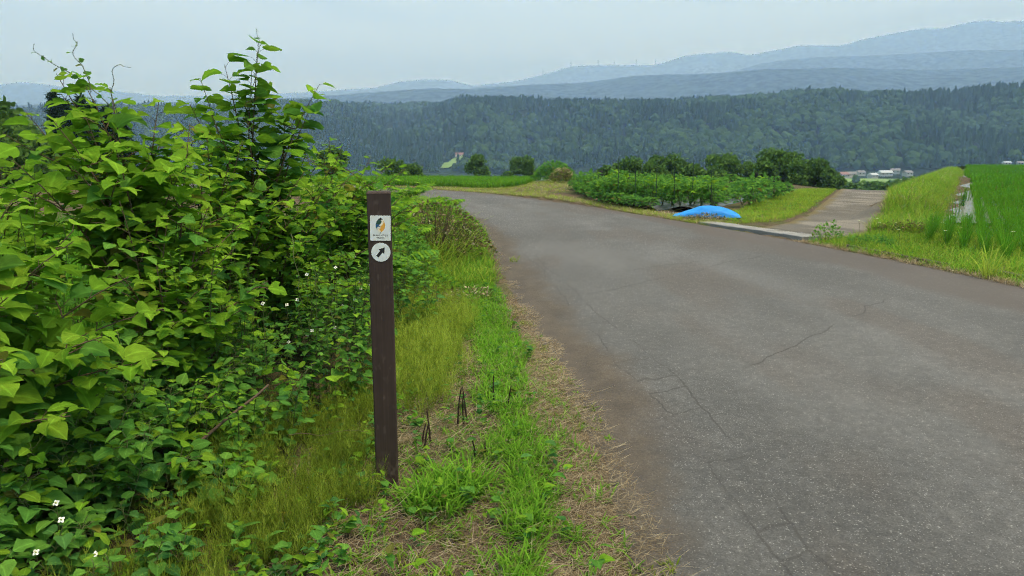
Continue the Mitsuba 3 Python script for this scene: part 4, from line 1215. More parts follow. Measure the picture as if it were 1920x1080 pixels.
ymax = 150
PADDY = Polygon([WATER_A + LEVEE_NRM * 0.5 + LEVEE_DIR * 0.6, WATER_A + LEVEE_NRM * 0.85 + LEVEE_DIR * 30, WATER_A + LEVEE_NRM * 0.2 + LEVEE_DIR * 58, WATER_A + LEVEE_DIR * 150, (130, 130), (60, 40), (14, 9.5), (9, 9.2), (7.0, 10.4), (7.4, 13.6), (8.6, 15.3), (10.6, 16.4)])
shapely.prepare(PADDY)
E1, E2 = LEVEE_DIR, LEVEE_NRM
qa = np.concatenate([rice(np.array([5.0, 5.0]), E1, E2, 0.27, 0.17, 0, 0, 0, (260, 260), seed=2) + o for o in (np.zeros(2), -E2 * 0.27 * 40)])
qa = qa[shapely.contains_xy(PADDY, qa[:, 0], qa[:, 1])]
qa = np.unique(np.round(qa, 3), axis=0)
view = np.abs(qa[:, 0]) < 0.76 * qa[:, 1] + 1.5
qa = qa[view]
da = np.hypot(qa[:, 0], qa[:, 1])


def paddy_z(q):
    z = gp(q)
    z[:, 2] = np.maximum(z[:, 2], 0.05)
    return z


r1, r2 = qa[da < 21], qa[(da >= 21) & (da < 36)]
qf = scatter(PADDY, 60000, 36)
df = np.hypot(qf[:, 0], qf[:, 1])
qf = qf[(df > 33) & (np.abs(qf[:, 0]) < 0.76 * qf[:, 1] + 3)]
df = np.hypot(qf[:, 0], qf[:, 1])
qf = qf[rng.random(len(qf)) < np.clip(70.0 / df, 0.35, 1)]
print('rice', len(r1), len(r2), len(qf))
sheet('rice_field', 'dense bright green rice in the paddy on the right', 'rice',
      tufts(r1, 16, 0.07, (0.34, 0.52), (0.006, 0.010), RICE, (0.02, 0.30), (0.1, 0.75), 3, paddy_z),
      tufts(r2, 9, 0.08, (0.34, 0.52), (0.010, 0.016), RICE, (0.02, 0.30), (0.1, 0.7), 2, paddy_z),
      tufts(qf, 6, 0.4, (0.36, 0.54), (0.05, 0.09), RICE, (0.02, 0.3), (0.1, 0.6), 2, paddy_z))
LRICE = Polygon([(-26, 45.5), (-10, 44.2), (-4.0, 40.4), (-1.0, 37.4), (0.7, 39.2), (1.6, 50), (-4, 52), (-28, 54)])
ql = scatter(LRICE, 15000, 37)
sheet('left_rice_field', 'flat green rice field beyond the bend of the road', 'rice', tufts(ql, 6, 0.2, (0.30, 0.42), (0.025, 0.04), np.repeat(np.where(rng.random(len(ql)) < .6, LUSH, RICE), 6), (0.02, 0.3), (0.1, 0.6), 2))

# lone reeds in the open water
for i, (s, t, n) in enumerate([(7.0, 0.30, 26), (3.0, 0.25, 14), (10.5, 0.45, 16)]):
    c = WATER_A + LEVEE_DIR * s + LEVEE_NRM * t
    b = Batch()
    q = c + (rng.random((n, 2)) - .5) * 0.18
    P, F, U = blades(np.c_[q, np.full(n, 0.06)], rnd(n, 0.5, 0.8), rnd(n, 0.010, 0.016), rng.random(n) * 6.28, rnd(n, 0.02, 0.3), rnd(n, 0.1, 0.6), RICE, 4)
    k = thing('reed_clump', ['tallest reed clump standing in the open water', 'nearest small reed clump in the open water', 'farthest reed clump in the open water by the rice'][i], 'reeds', 'reeds in the open water')
    b.add(*join(P, F, U))
    b.put('leaves', 'grass_blade', k)

# single grass tufts that stand out
for i, (x, y, n, h, w, cls, lab) in enumerate([
        (5.95, 9.15, 46, .62, .012, LIME, 'big tuft of long bent grass leaning over the road edge at the right'), (0.02, 10.6, 18, .16, .010, LIME, 'small pale tuft growing in the silt of the road edge'),
        (-3.75, 5.2, 14, 1.75, .016, LUSH, 'tall reed grass at the left edge of the picture'), (-3.3, 5.0, 12, 1.5, .014, LUSH, 'second clump of tall reed grass behind the yellow green shrub'),
        (-0.52, 2.05, 6, .22, .013, LUSH, 'broad bright blade of grass at the bottom edge'), (6.6, 8.7, 24, .5, .012, LUSH, 'grass tuft over the dark drain at the right edge'),
        (-0.9, 10.4, 34, .55, .014, RICE, 'dark green broad leaved grass tuft under the brown bush')]):
    k = thing('grass_tuft', lab, 'grass tuft')
    q = np.array([x, y]) + (rng.random((n, 2)) - .5) * (0.10 + 0.1 * h)
    inn = shapely.contains_xy(ROAD, q[:, 0], q[:, 1])
    p = gp(q)
    p[inn, 2] = 0.035
    P, F, U = blades(p, rnd(n, .5 * h, h), rnd(n, .6 * w, w), rng.random(n) * 6.28, rnd(n, .1, .75), rnd(n, .2, 1.1), cls, 5)
    for j in np.argsort(-P[:, :, 2].max(1))[:12]:
        put('blade', (P[j], F), 'grass_blade', k, True, U[j])
    o = np.setdiff1d(np.arange(n), np.argsort(-P[:, :, 2].max(1))[:12])
    if len(o):
        b = Batch()
        b.add(*join(P[o], F, U[o]))
        tag(b.put('low_blades', 'grass_blade', k), kind='stuff')

# ---------------------------------------------------------------- weeds and bushes of their own along the verge


def leaf_bush(name, label, cat, x, y, r, h, n, size, kinds, cls, mat='leaf', stem='stem_brown', group=None, sy=1.0, rows=5, droop=(0.2, 0.9), low=0.15):
    """A bush as a heap of small leaves on many thin stems."""
    k = thing(name, label, cat, group)
    g = float(ground_height(np.array([x]), np.array([y]))[0])
    st = Batch()
    m = max(6, n // 40)
    for i in range(m):
        a, q = rng.random() * 6.28, math.sqrt(rng.random())
        e = np.array([x + r * q * math.cos(a), y + r * sy * q * math.sin(a), g + h * (1 - 0.55 * q * q) * (0.75 + 0.25 * rng.random())])
        v, f = tube(curve([x + 0.3 * r * q * math.cos(a), y + 0.3 * r * q * math.sin(a), g - 0.02], e, [0, 0, 0.05 * h], 5), np.linspace(0.006, 0.002, 5) * (h / 0.8), 4)
        st.add(v, f)
    st.put('stem', stem, k)
    a, q, u = rng.random(n) * 6.28, np.sqrt(rng.random(n)), rng.random(n) ** 0.6
    rr_ = q * (0.75 + 0.35 * rng.random(n))
    top = h * np.clip(1 - 0.75 * rr_ ** 2, 0.1, 1) * (1 + 0.22 * n2(x + 3 * r * rr_ * np.cos(a), y + 3 * r * rr_ * np.sin(a), r * 1.3, int(abs(x * 7 + y)) + 61))
    P0 = np.c_[x + r * rr_ * np.cos(a), y + r * sy * rr_ * np.sin(a), g + top * (low + (1 - low) * u)]
    out = unit(np.c_[np.cos(a), np.sin(a), 0.5 + 0 * a] + (rng.random((n, 3)) - .5) * 1.6)
    up = unit(np.array([0, 0, 1.0]) + (rng.random((n, 3)) - .5) * 1.3)
    b = Batch()
    c = np.clip(np.round((cls if not callable(cls) else cls(u)) + (rng.random(n) - .5) * 1.2), 0, 5 if mat == 'grass_blade' else 2).astype(int)
    kk = rng.choice(len(kinds), n)
    for j, kind in enumerate(kinds):
        mm = kk == j
        b.add(*join(*leaves(P0[mm], out[mm], up[mm], size * (0.6 + 0.8 * rng.random(mm.sum())), np.full(mm.sum(), 0.9), kind, 0.2, droop[0] + (droop[1] - droop[0]) * rng.random(mm.sum()), c[mm], rows, 3)))
    tag(b.put('foliage', mat, k), kind='stuff')
    return k


leaf_bush('weed_bush', 'brownish seed laden bush arching over the verge', 'bush', -1.12, 10.7, 0.85, 0.88, 3600, 0.042, ['lance', 'ovate'], 4.9, 'grass_blade', low=0.3)
leaf_bush('weed_bush', 'low yellow green leafy weed clump right behind the post', 'bush', -0.98, 8.1, 0.42, 0.30, 700, 0.05, ['ovate', 'lance'], 1.7)
leaf_bush('weed_bush', 'small leafy weed beside the brown bush nearer the post', 'bush', -1.35, 9.2, 0.45, 0.55, 900, 0.05, ['ovate', 'lobed'], 1.1)
leaf_bush('weed_bush', 'bright lime weed bush at the bend side of the brown bush', 'bush', -1.35, 13.2, 0.85, 0.82, 2000, 0.06, ['lance', 'ovate'], 1.9)
leaf_bush('weed_bush', 'pale leafy bush with white specks behind the post', 'bush', -1.75, 9.6, 0.7, 1.0, 1900, 0.055, ['ovate', 'lance'], 1.2)
leaf_bush('weed_bush', 'dry reddish weed clump on the verge before the horsetails', 'bush', -0.42, 7.6, 0.26, 0.20, 260, 0.045, ['lance'], 4.5, 'grass_blade')
leaf_bush('weed_bush', 'tall weeds with thin leaves at the mouth of the track', 'bush', 5.72, 13.35, 0.30, 0.40, 360, 0.045, ['lance', 'ovate'], 1.2)
leaf_bush('weed_bush', 'low dark weeds at the start of the right verge', 'bush', 6.2, 12.7, 0.45, 0.18, 450, 0.05, ['ovate', 'lance'], 0.8)
leaf_bush('weed_bush', 'dusky weeds at the foot of the levee', 'bush', 7.75, 14.6, 0.6, 0.30, 600, 0.05, ['lance', 'ovate'], 5, 'grass_blade')
leaf_bush('weed_bush', 'heap of cut brown weeds in front of the blue tarp', 'bush', 4.62, 17.75, 0.55, 0.22, 700, 0.06, ['lance'], 4.6, 'grass_blade', sy=0.6)
leaf_bush('weed_bush', 'round green bush at the corner of the vegetable field', 'bush', 2.3, 41.0, 1.2, 1.15, 1500, 0.13, ['ovate'], 0.9)
leaf_bush('weed_bush', 'pampas like bush with dry brown stalks at the field corner', 'bush', 2.5, 37.0, 0.6, 0.75, 700, 0.20, ['lance'], 3.5, 'grass_blade')


def fern(x, y, h, n, lab):
    k = thing('fern', lab, 'fern', 'bracken ferns along the verge')
    g = float(ground_height(np.array([x]), np.array([y]))[0])
    for i in range(n):
        a = rng.random() * 6.28
        L = h * (0.8 + 0.5 * rng.random())
        t = np.linspace(0, 1, 12)
        th = 0.25 + 1.35 * t
        o, u = np.cumsum(np.sin(th) / 12) * L, np.cumsum(np.cos(th) / 12) * L
        pth = np.c_[x + o * math.cos(a), y + o * math.sin(a), g + u]
        b = Batch()
        b.add(*tube(pth, np.linspace(0.004, 0.0015, 12), 3))
        m = 15
        tt = np.linspace(0.28, 0.98, m)
        p = np.stack([np.interp(tt, t, pth[:, j]) for j in range(3)], 1)
        sd = np.array([-math.sin(a), math.cos(a), 0])
        for sgn in (-1, 1):
            d = unit(sgn * sd + 0.45 * np.array([math.cos(a), math.sin(a), 0]) + np.array([0, 0, -0.15]))
            ln = 0.26 * L * np.sin(np.pi * (0.12 + 0.88 * (1 - tt)) ** 0.8) + 0.03
            b.add(*join(*leaves(p, np.tile(d, (m, 1)), np.tile([0, 0, 1.0], (m, 1)) + (rng.random((m, 3)) - .5) * .3, ln, np.full(m, 0.75), 'lance', 0.1, 0.5, np.where(rng.random(m) < 0.6, 2, 1), 9, 3, 0.30)))
        b.put('frond', 'leaf', k)
    return k


FERN = ['bracken fern nearest the waymark post', 'bracken fern beside the pale leafy bush', 'bracken fern behind the brown bush', 'bright bracken fern arching over the road edge', 'bracken fern in front of the mulberry behind the post', 'bracken fern halfway to the bend', 'tall bracken fern by the rice field', 'last bracken fern before the bend', 'bracken fern deep in the verge', 'bracken fern among the lime weeds']
for lab, (x, y, h) in zip(FERN, [(-1.45, 8.2, .7), (-1.8, 10.0, .9), (-1.9, 12.2, 1.0), (-1.85, 15.2, .95), (-1.45, 7.6, .8), (-2.3, 17.0, 1.0), (-3.2, 20.5, 1.0), (-3.2, 23, 1.0), (-2.2, 13.6, 1.15), (-1.8, 14.6, 1.0)]):
    fern(x, y, h, 10, lab)

# dead stalks standing in the mown verge
for i, (x, y, h) in enumerate([(-0.42, 3.66, .20), (-0.455, 3.62, .16), (-0.30, 3.92, .26), (-0.27, 3.98, .18), (-0.245, 3.95, .24), (-0.10, 4.25, .22), (-0.02, 4.22, .17), (-0.19, 3.50, .12), (-0.13, 3.52, .09), (-0.47, 3.70, .11)]):
    k = thing('dead_stalk', ['dark dead stalk just right of the post', 'bent dead stalk touching the one right of the post', 'tallest dead stalk in the middle of the mown verge', 'thin dead stalk in the middle group', 'rightmost dead stalk of the middle group', 'leaning dead stalk in the green strip', 'short dead stalk in the green strip', 'small dead stalk below the middle group', 'smallest dead stalk below the middle group', 'low dead stalk at the left of the group by the post'][i], 'dead stalk', 'dead stalks on the mown verge')
    g = float(ground_height(np.array([x]), np.array([y]))[0])
    tip = np.array([x + (rng.random() - .4) * .3 * h, y + (rng.random() - .5) * .1, g + h])
    pth = curve([x, y, g - .01], tip, [(rng.random() - .5) * .02, 0, 0], 7)
    v, f = tube(pth, np.linspace(0.0052, 0.0026, 7) * (1 + 0.25 * (np.arange(7) % 2)), 5)
    put('stalk', (v, f), 'dead_stem', k, True)
    for j in range(3):
        p = pth[2 + j]
        e = p + [(rng.random() - .5) * .05, (rng.random() - .5) * .04, .015 - .05 * rng.random()]
        v, f = tube(curve(p, e, [0, 0, .006], 4), np.linspace(.0022, .0012, 4), 4)
        put('twig', (v, f), 'dead_stem', k, True)

# a dead branch and a pale stick in the thicket
for pts, r, lab in [([(-1.60, 2.95, .10), (-1.40, 3.1, .26), (-1.28, 3.2, .34), (-1.15, 3.35, .46)], .010, 'bare brown branch lying across the foot of the shrubs'), ([(-2.2, 2.5, .12), (-1.75, 2.62, .36)], .005, 'thin pale stick poking up at the left edge'),
                    ([(-0.95, 3.9, .02), (-0.62, 3.55, .05)], .004, 'long dry stem lying left of the post'), ([(-1.05, 3.3, .22), (-0.72, 3.5, .17)], .002, 'thin dry stem arched over the horsetails')]:
    k = np.linspace(0, 1, 9)
    pts = np.array(pts)
    j = np.linspace(0, len(pts) - 1, 9)
    p = np.stack([np.interp(j, np.arange(len(pts)), pts[:, i]) for i in range(3)], 1) + 0.008 * np.c_[np.sin(k * 9), np.cos(k * 7), np.sin(k * 11)]
    key = put('stick', tube(p, np.linspace(r, r * .5, 9), 6), 'stem_brown', None, True)
    tag(key, lab, 'stick')


# small leafy plants at the bottom, each with its leaves
def seedling(x, y, h, n, size, kind, cls, lab, mat='leaf', group=None, up=0.5):
    k = thing('seedling', lab, 'plant', group)
    g = float(ground_height(np.array([x]), np.array([y]))[0])
    pth = curve([x, y, g], [x + .02 * (rng.random() - .5), y, g + h], [.008, 0, 0], 5)
    v, f = tube(pth, np.linspace(.0022, .0013, 5), 5)
    put('stem', (v, f), 'stem_green', k, True)
    for i in range(n):
        a = i * 2.4 + rng.random()
        p = pth[max(1, 4 - i // 2)] if n > 3 else pth[-1]
        d = np.array([[math.cos(a), math.sin(a), up * (.4 + .6 * rng.random())]])
        P, F, U = leaves(p[None], d, np.array([[0, 0, 1.0]]) + (rng.random((1, 3)) - .5) * .4, np.array([size * (.75 + .5 * rng.random())]), np.array([.9]), kind, .25, .4 + .5 * rng.random(), cls, 8, 5, .02)
        put('leaf', (P[0], F), mat, k, True, U[0])


seedling(-0.84, 3.13, .05, 3, .05, 'lance', 0, 'tiny plant with three yellow leaves left of the post', 'yellow_leaf', up=1.6)
seedling(-0.93, 2.86, .03, 2, .045, 'lance', 0, 'withered yellow leaf pair in the horsetails', 'yellow_leaf', up=.3)
for i, (x, y, h, n, sz, kind, cls, lab) in enumerate([
        (-1.02, 2.52, .13, 9, .085, 'lance', 1, 'knotweed with long narrow leaves at the bottom edge'), (-0.90, 2.50, .10, 7, .075, 'lance', 1, 'smaller knotweed right of the first at the bottom'),
        (-1.28, 2.62, .12, 9, .06, 'lance', 1, 'whorled weed left of the knotweeds'), (-0.74, 2.42, .06, 5, .05, 'ovate', 2, 'bright round leaved sprout at the bottom edge'),
        (-0.62, 2.47, .06, 6, .045, 'ovate', 1, 'small leafy sprout in the straw at the bottom'), (-1.12, 2.85, .14, 6, .07, 'ovate', 1, 'ovate leaved weed in the shaded horsetails'),
        (-1.42, 3.02, .26, 9, .09, 'lobed', 2, 'lobed mugwort sprout under the dead branch'), (-1.22, 3.12, .20, 9, .08, 'lobed', 1, 'dark mugwort sprout right of the dead branch'),
        (-0.97, 4.35, .24, 8, .075, 'ovate', 1, 'leafy sprout at the foot of the creepers left of the post'), (-0.98, 3.9, .30, 10, .06, 'ovate', 2, 'light green sprout by the straw left of the post'),
        (-0.86, 4.55, .26, 4, .08, 'heart', 2, 'single heart leaved sprout close to the post'), (-0.52, 3.9, .06, 5, .05, 'ovate', 1, 'low sprout right of the post')]):
    seedling(x, y, h, n, sz, kind, cls, lab)

# white clovers and daisy fleabanes on the right verge
for i, (x, y) in enumerate([(6.35, 13.55), (6.9, 13.9), (7.0, 14.2), (6.6, 12.6), (7.9, 13.0), (7.6, 11.2), (8.2, 14.1), (7.1, 12.1)]):
    k = thing('fleabane', ['white flower at the left end of the right verge', 'white flower beside the track mouth', 'taller white flower beside the track mouth', 'white flower low in the right verge', 'white flower at the foot of the levee near the rice', 'lone white flower in front of the rice', 'white flower on the levee slope', 'white flower in the middle of the right verge'][i], 'flower', 'white flowers on the right verge')
    g = float(ground_height(np.array([x]), np.array([y]))[0])
    hh = 0.26 + .2 * rng.random()
    put('stem', tube(curve([x, y, g], [x, y, g + hh], [.02, 0, 0], 5), .003, 4), 'stem_green', k, True)
    n = 8
    a = np.arange(n) * 2 * np.pi / n
    P, F, U = leaves(np.tile([x, y, g + hh], (n, 1)), np.c_[np.cos(a), np.sin(a), .25 + 0 * a] + [0, -.2, 0], np.tile([0, 0, 1.0], (n, 1)), np.full(n, .030), np.full(n, .8), 'round', .1, .2, 0, 4, 3, 0)
    b = Batch()
    b.add(*join(P, F, U))
    b.put('petals', 'petal', k)
    put('disc', trimesh.creation.icosphere(1, .008).apply_translation([x, y, g + hh + .004]), 'spike', k, True)

# ---------------------------------------------------------------- the vegetable field
ROW_O, ROW_D = np.array([3.55, 20.2]), unit(np.array([0.47, 0.88]))         # rows run away from the road beside the track
ROW_N = np.array([-ROW_D[1], ROW_D[0]])
BED = Polygon([(3.35, 20.6), (4.1, 19.9), (6.3, 21.0), (8.6, 25.2), (13.0, 34.0), (10.0, 38.5), (3.2, 41.5), (2.6, 33.0), (2.5, 26.2)])
shapely.prepare(BED)
for i in range(8):
    o = np.array([5.95, 20.55]) + ROW_N * 1.15 * i
    line = LineString([o - ROW_D * 8, o + ROW_D * 40]).intersection(BED.buffer(-0.55))
    if line.is_empty or line.length < 3:
        continue
    p0, p1 = np.array(line.coords[0]), np.array(line.coords[-1])
    if p0[1] > p1[1]:
        p0, p1 = p1, p0
    n = 40
    k = np.linspace(0, 1, n)
    c = p0 + (p1 - p0) * k[:, None]
    a = np.linspace(-1, 1, 9)
    q = c[:, None] + ROW_N * (a * 0.42)[None, :, None]
    z = ground_height(q[..., 0], q[..., 1]) * 0 + base_height(q[..., 0], q[..., 1]) + 0.03 + 0.16 * (1 - np.abs(a) ** 2.2)[None] + 0.015 * n2(q[..., 0], q[..., 1], .3, 71)
    key = put('mulch_sheet', (np.concatenate([q, z[..., None]], -1).reshape(-1, 3), grid_faces(n, 9)[:, ::-1]), 'mulch_film', smooth=True)
    tag(key, ['black mulch film on the row nearest the track', 'black mulch film on the second row from the track', 'black mulch film on the third row from the track', 'black mulch film on the fourth row from the track', 'black mulch film on the fifth row from the track', 'black mulch film on the sixth row from the track', 'black mulch film on the seventh row from the track', 'black mulch film on the row farthest from the track'][i], 'mulch film', 'mulch films of the vegetable rows')


def crop_mesh(h, r, n, size, kinds, cls, seed, narrow=False):
    """The leaves and the stems of one vegetable plant standing at the origin."""
    g = np.random.default_rng(seed)
    st, b = Batch(), Batch()
    for i in range(5):
        a = g.random() * 6.28
        e = np.array([math.cos(a) * r * .55, math.sin(a) * r * .55, h * (.6 + .4 * g.random())])
        st.add(*tube(curve([0, 0, -.05], e, [0, 0, .05], 5), np.linspace(.012, .005, 5), 4))
    a, q = g.random(n) * 6.28, np.sqrt(g.random(n))
    z = 1.15 * h * (0.10 + 0.90 * g.random(n) ** .9)
    w = r * q * (1.05 - (.35 if not narrow else .1) * z / h)
    P0 = np.c_[w * np.cos(a), w * np.sin(a), z]
    out = unit(np.c_[np.cos(a), np.sin(a), .1 + 0 * a] + (g.random((n, 3)) - .5) * 1.0)
    up = unit(np.array([0, 0, 1.0]) + (g.random((n, 3)) - .5) * .9 + .4 * np.c_[np.cos(a), np.sin(a), 0 * a])
    c = np.clip(np.round(cls - .05 + .5 * z / h - .2 + (g.random(n) - .5) * 1.3), 0, 2).astype(int)
    kk = g.choice(len(kinds), n)
    for j, kd in enumerate(kinds):
        m = kk == j
        b.add(*join(*leaves(P0[m], out[m], up[m], size * (.6 + .7 * g.random(m.sum())), np.full(m.sum(), .95), kd, .2, .5 + .7 * g.random(m.sum()), c[m], 5, 3)))
    return [(np.vstack(x.v), np.vstack(x.f), np.vstack(x.u)) for x in (st, b)]


CROPS = [crop_mesh(.32, .38, 70, .15, ['ovate', 'lobed'], .6, 81), crop_mesh(.37, .36, 75, .14, ['ovate', 'lobed'], .8, 82), crop_mesh(.28, .40, 60, .16, ['ovate'], .5, 83),
         crop_mesh(.60, .26, 95, .12, ['heart', 'ovate'], 1.0, 84, True), crop_mesh(.68, .25, 100, .11, ['heart', 'ovate'], .9, 85, True), crop_mesh(.42, .36, 85, .14, ['lobed', 'ovate'], .7, 86)]
CROP_DICT = [(mikit.ply((s[0], s[1]), 'stem_green', smooth=True), mikit.ply((l[0], l[1]), 'leaf', smooth=True, uv=l[2])) for s, l in CROPS]


def crop(x, y, v, sc, label, group):
    k = thing('vegetable_plant', label, 'vegetable plant', group)
    z = float(base_height(np.array([x]), np.array([y]))[0]) + .15
    m = T().translate([x, y, z]).rotate([0, 0, 1], rng.random() * 360).scale([sc, sc, sc * (.85 + .3 * rng.random())])
    for part, d in zip(('stem', 'foliage'), CROP_DICT[v]):
        scene[f'{k}__{part}'] = {**d, 'to_world': m}
    tag(f'{k}__foliage', kind='stuff')


for i in range(8):
    o = np.array([5.95, 20.55]) + ROW_N * 1.15 * i
    for s in np.arange(-8, 40, 0.74):
        q = o + ROW_D * (s + (rng.random() - .5) * .2) + ROW_N * (rng.random() - .5) * .15
        if not BED.contains(Point(q)) or (i < 1 and s < 1.0) or rng.random() < .05:
            continue
        if q[1] < 23.6 and q[0] < 5.75:
            continue
        far = q[1] > 30
        crop(q[0], q[1], int(rng.choice([0, 1, 2, 5])), (.72 if far else .85) + .65 * rng.random() ** 1.5, 'leafy plant in the far part of the vegetable field' if far else 'broad leaved vegetable plant on mulch film in the middle of the field',
             'vegetable plants in the far part of the field' if far else 'vegetable plants in the middle of the field')
# the staked climbers nearest the road
for i, s in enumerate(np.linspace(0, 1, 12)):
    q = np.array([3.0, 23.6]) * (1 - s) + np.array([5.6, 20.9]) * s
    crop(q[0] + .1 * rng.random(), q[1] + .15 * rng.random(), 3 + i % 2, .95 + .25 * rng.random(), 'tall climbing bean plant tied to stakes nearest the road', 'climbing plants on stakes nearest the road')
for i, s in enumerate(np.linspace(0, 1, 7)):
    q = np.array([2.9, 24.9]) * (1 - s) + np.array([5.9, 21.6]) * s
    crop(q[0] + .1 * rng.random(), q[1] + .15 * rng.random(), int(rng.choice([1, 4, 5])), .95 + .25 * rng.random(), 'dense leafy plant in the second row behind the staked climbers', 'leafy plants behind the staked climbers')
for i, s in enumerate(np.linspace(0.0, 1.0, 24)):
    q = np.interp(s, [0, .45, .7, 1], [2.7, 2.75, 3.05, 3.9]), np.interp(s, [0, .45, .7, 1], [31.5, 26.2, 23.0, 21.0])
    crop(q[0], q[1], int(rng.choice([0, 2])), .62 + .2 * rng.random(), 'low vegetable plant at the left end of the field by the road', 'low vegetable plants by the road')

STAKES = [(3.25, 22.9, 1.55, 'tall thin stake at the left end of the climbers'), (3.72, 22.5, 1.25, 'second stake from the left in the climbers'), (4.25, 22.0, 1.45, 'third stake from the left in the climbers'),
          (4.7, 21.6, 1.3, 'fourth stake from the left in the climbers'), (5.15, 21.3, 1.5, 'fifth stake from the left in the climbers'), (5.6, 21.0, 1.2, 'stake at the right end of the climbers'),
          (6.3, 23.4, 1.2, 'thin stake standing by the middle rows'), (3.0, 26.0, .95, 'short stake at the left edge of the field')]
for x, y, h, lab in STAKES:
    k = put('garden_stake', tube([[x, y, -.1], [x + .01, y, h * .5], [x + .03 * (rng.random() - .5), y, h]], .011, 6), 'stake_green', smooth=True)
    tag(k, lab, 'stake', 'stakes in the vegetable field')
for i, (x, y, h) in enumerate([(10.3, 31.6, .62), (10.9, 31.2, .45), (4.3, 36.0, .6), (5.2, 33.4, .55)]):
    kx = thing('rolled_net', ['dark rolled net standing at the right end of the field', 'smaller dark rolled net beside the first', 'dark rolled net at the left of the far rows', 'dark rolled net in the left middle of the field'][i], 'net', 'dark rolled nets in the field')
    p = np.linspace(0, 1, 9)
    z0 = float(base_height(np.array([x]), np.array([y]))[0])
    put('roll', tube(np.c_[x + .02 * np.sin(p * 6), y + 0 * p, z0 + .1 + h * p * 1.35], .085 + .03 * np.sin(p * 8 + i), 9), 'net_black', kx, True)
    put('tie', tube([[x, y, z0 + .1 + h * .7], [x, y, z0 + .13 + h * .7]], .115, 9), 'stake_green', kx, True)

# ---------------------------------------------------------------- trees beyond the fields


def tree(label, x, y, top, width, n=2600, cls=2, cat='tree', name='round_tree', group='trees beyond the fields', conifer=False, leafsz=.34, bottom=None, lobes=13, zbase=None):
    """A tree whose top stands at the height top; its foot stands on the falling ground."""
    k = thing(name, label, cat, group)
    z0 = float(base_height(np.array([x]), np.array([y]))[0]) if zbase is None else zbase
    H = top - z0
    r = width / 2
    st = Batch()
    st.add(*tube([[x, y, z0 - .3], [x + .05 * r, y, z0 + .35 * H], [x, y, z0 + .75 * H]], [.05 * H ** .8 * .6 + .05, .04 * H ** .8 * .6 + .03, .03], 7))
    cs = []
    if conifer:
        m = int(n)
        t = rng.random(m) ** .75
        rad = r * (1 - t) ** .85 * (.55 + .45 * np.abs(np.sin(t * 26 + 1.5 * np.sin(rng.random() * 6)))) * np.sqrt(rng.random(m)) + .05
        a = rng.random(m) * 6.28
        P0 = np.c_[x + rad * np.cos(a), y + rad * np.sin(a), z0 + .12 * H + .88 * H * t - .25 * rad]
    else:
        zc0 = z0 + H * .30 if bottom is None else bottom
        for i in range(lobes):
            a, u = rng.random() * 6.28, rng.random()
            q = .62 * r * math.sqrt(rng.random())
            zz = zc0 + (top - zc0) * (.22 + .62 * u)
            fall = math.sqrt(max(0.15, 1 - ((zz - zc0) / (top - zc0) - .35) ** 2 * 1.6))
            cs.append((x + q * fall * math.cos(a), y + q * fall * math.sin(a), zz, r * (.26 + .30 * rng.random()) * fall))
            st.add(*tube(curve([x, y, z0 + .3 * H], cs[-1][:3], [0, 0, -.04 * H], 5), np.linspace(.03 * H ** .5, .012, 5), 4))
        cs.append((x, y, top - r * .42, r * .42))
        c = np.array(cs)
        j = rng.choice(len(c), n, p=(c[:, 3] ** 2) / (c[:, 3] ** 2).sum())
        d = unit(rng.normal(size=(n, 3)))
        d[:, 2] = np.where(d[:, 2] < -.55, -d[:, 2], d[:, 2])
        rad = c[j, 3] * (.55 + .62 * rng.random(n) ** .8)
        P0 = c[j, :3] + d * rad[:, None] * [1, 1, .85]
    n_ = len(P0)
    out = unit(rng.normal(size=(n_, 3)) + [0, 0, -.2])
    up = unit(rng.normal(size=(n_, 3)) * .8 + [0, 0, .9])
    P, F, U = leaves(P0, out, up, leafsz * (.6 + .8 * rng.random(n_)), np.full(n_, .9 if not conifer else .55), 'ovate' if not conifer else 'lance', .3, .6, cls, 4, 3, .15)
    st.put('trunk', 'bark', k, uv=False)
    b = Batch()
    b.add(*join(P, F, U))
    tag(b.put('crown', 'tree_leaf', k), kind='stuff')


def at(az, dist):
    return dist * math.sin(math.radians(az)), dist * math.cos(math.radians(az))


def zel(el, dist):
    return EYE + dist * math.tan(math.radians(el))


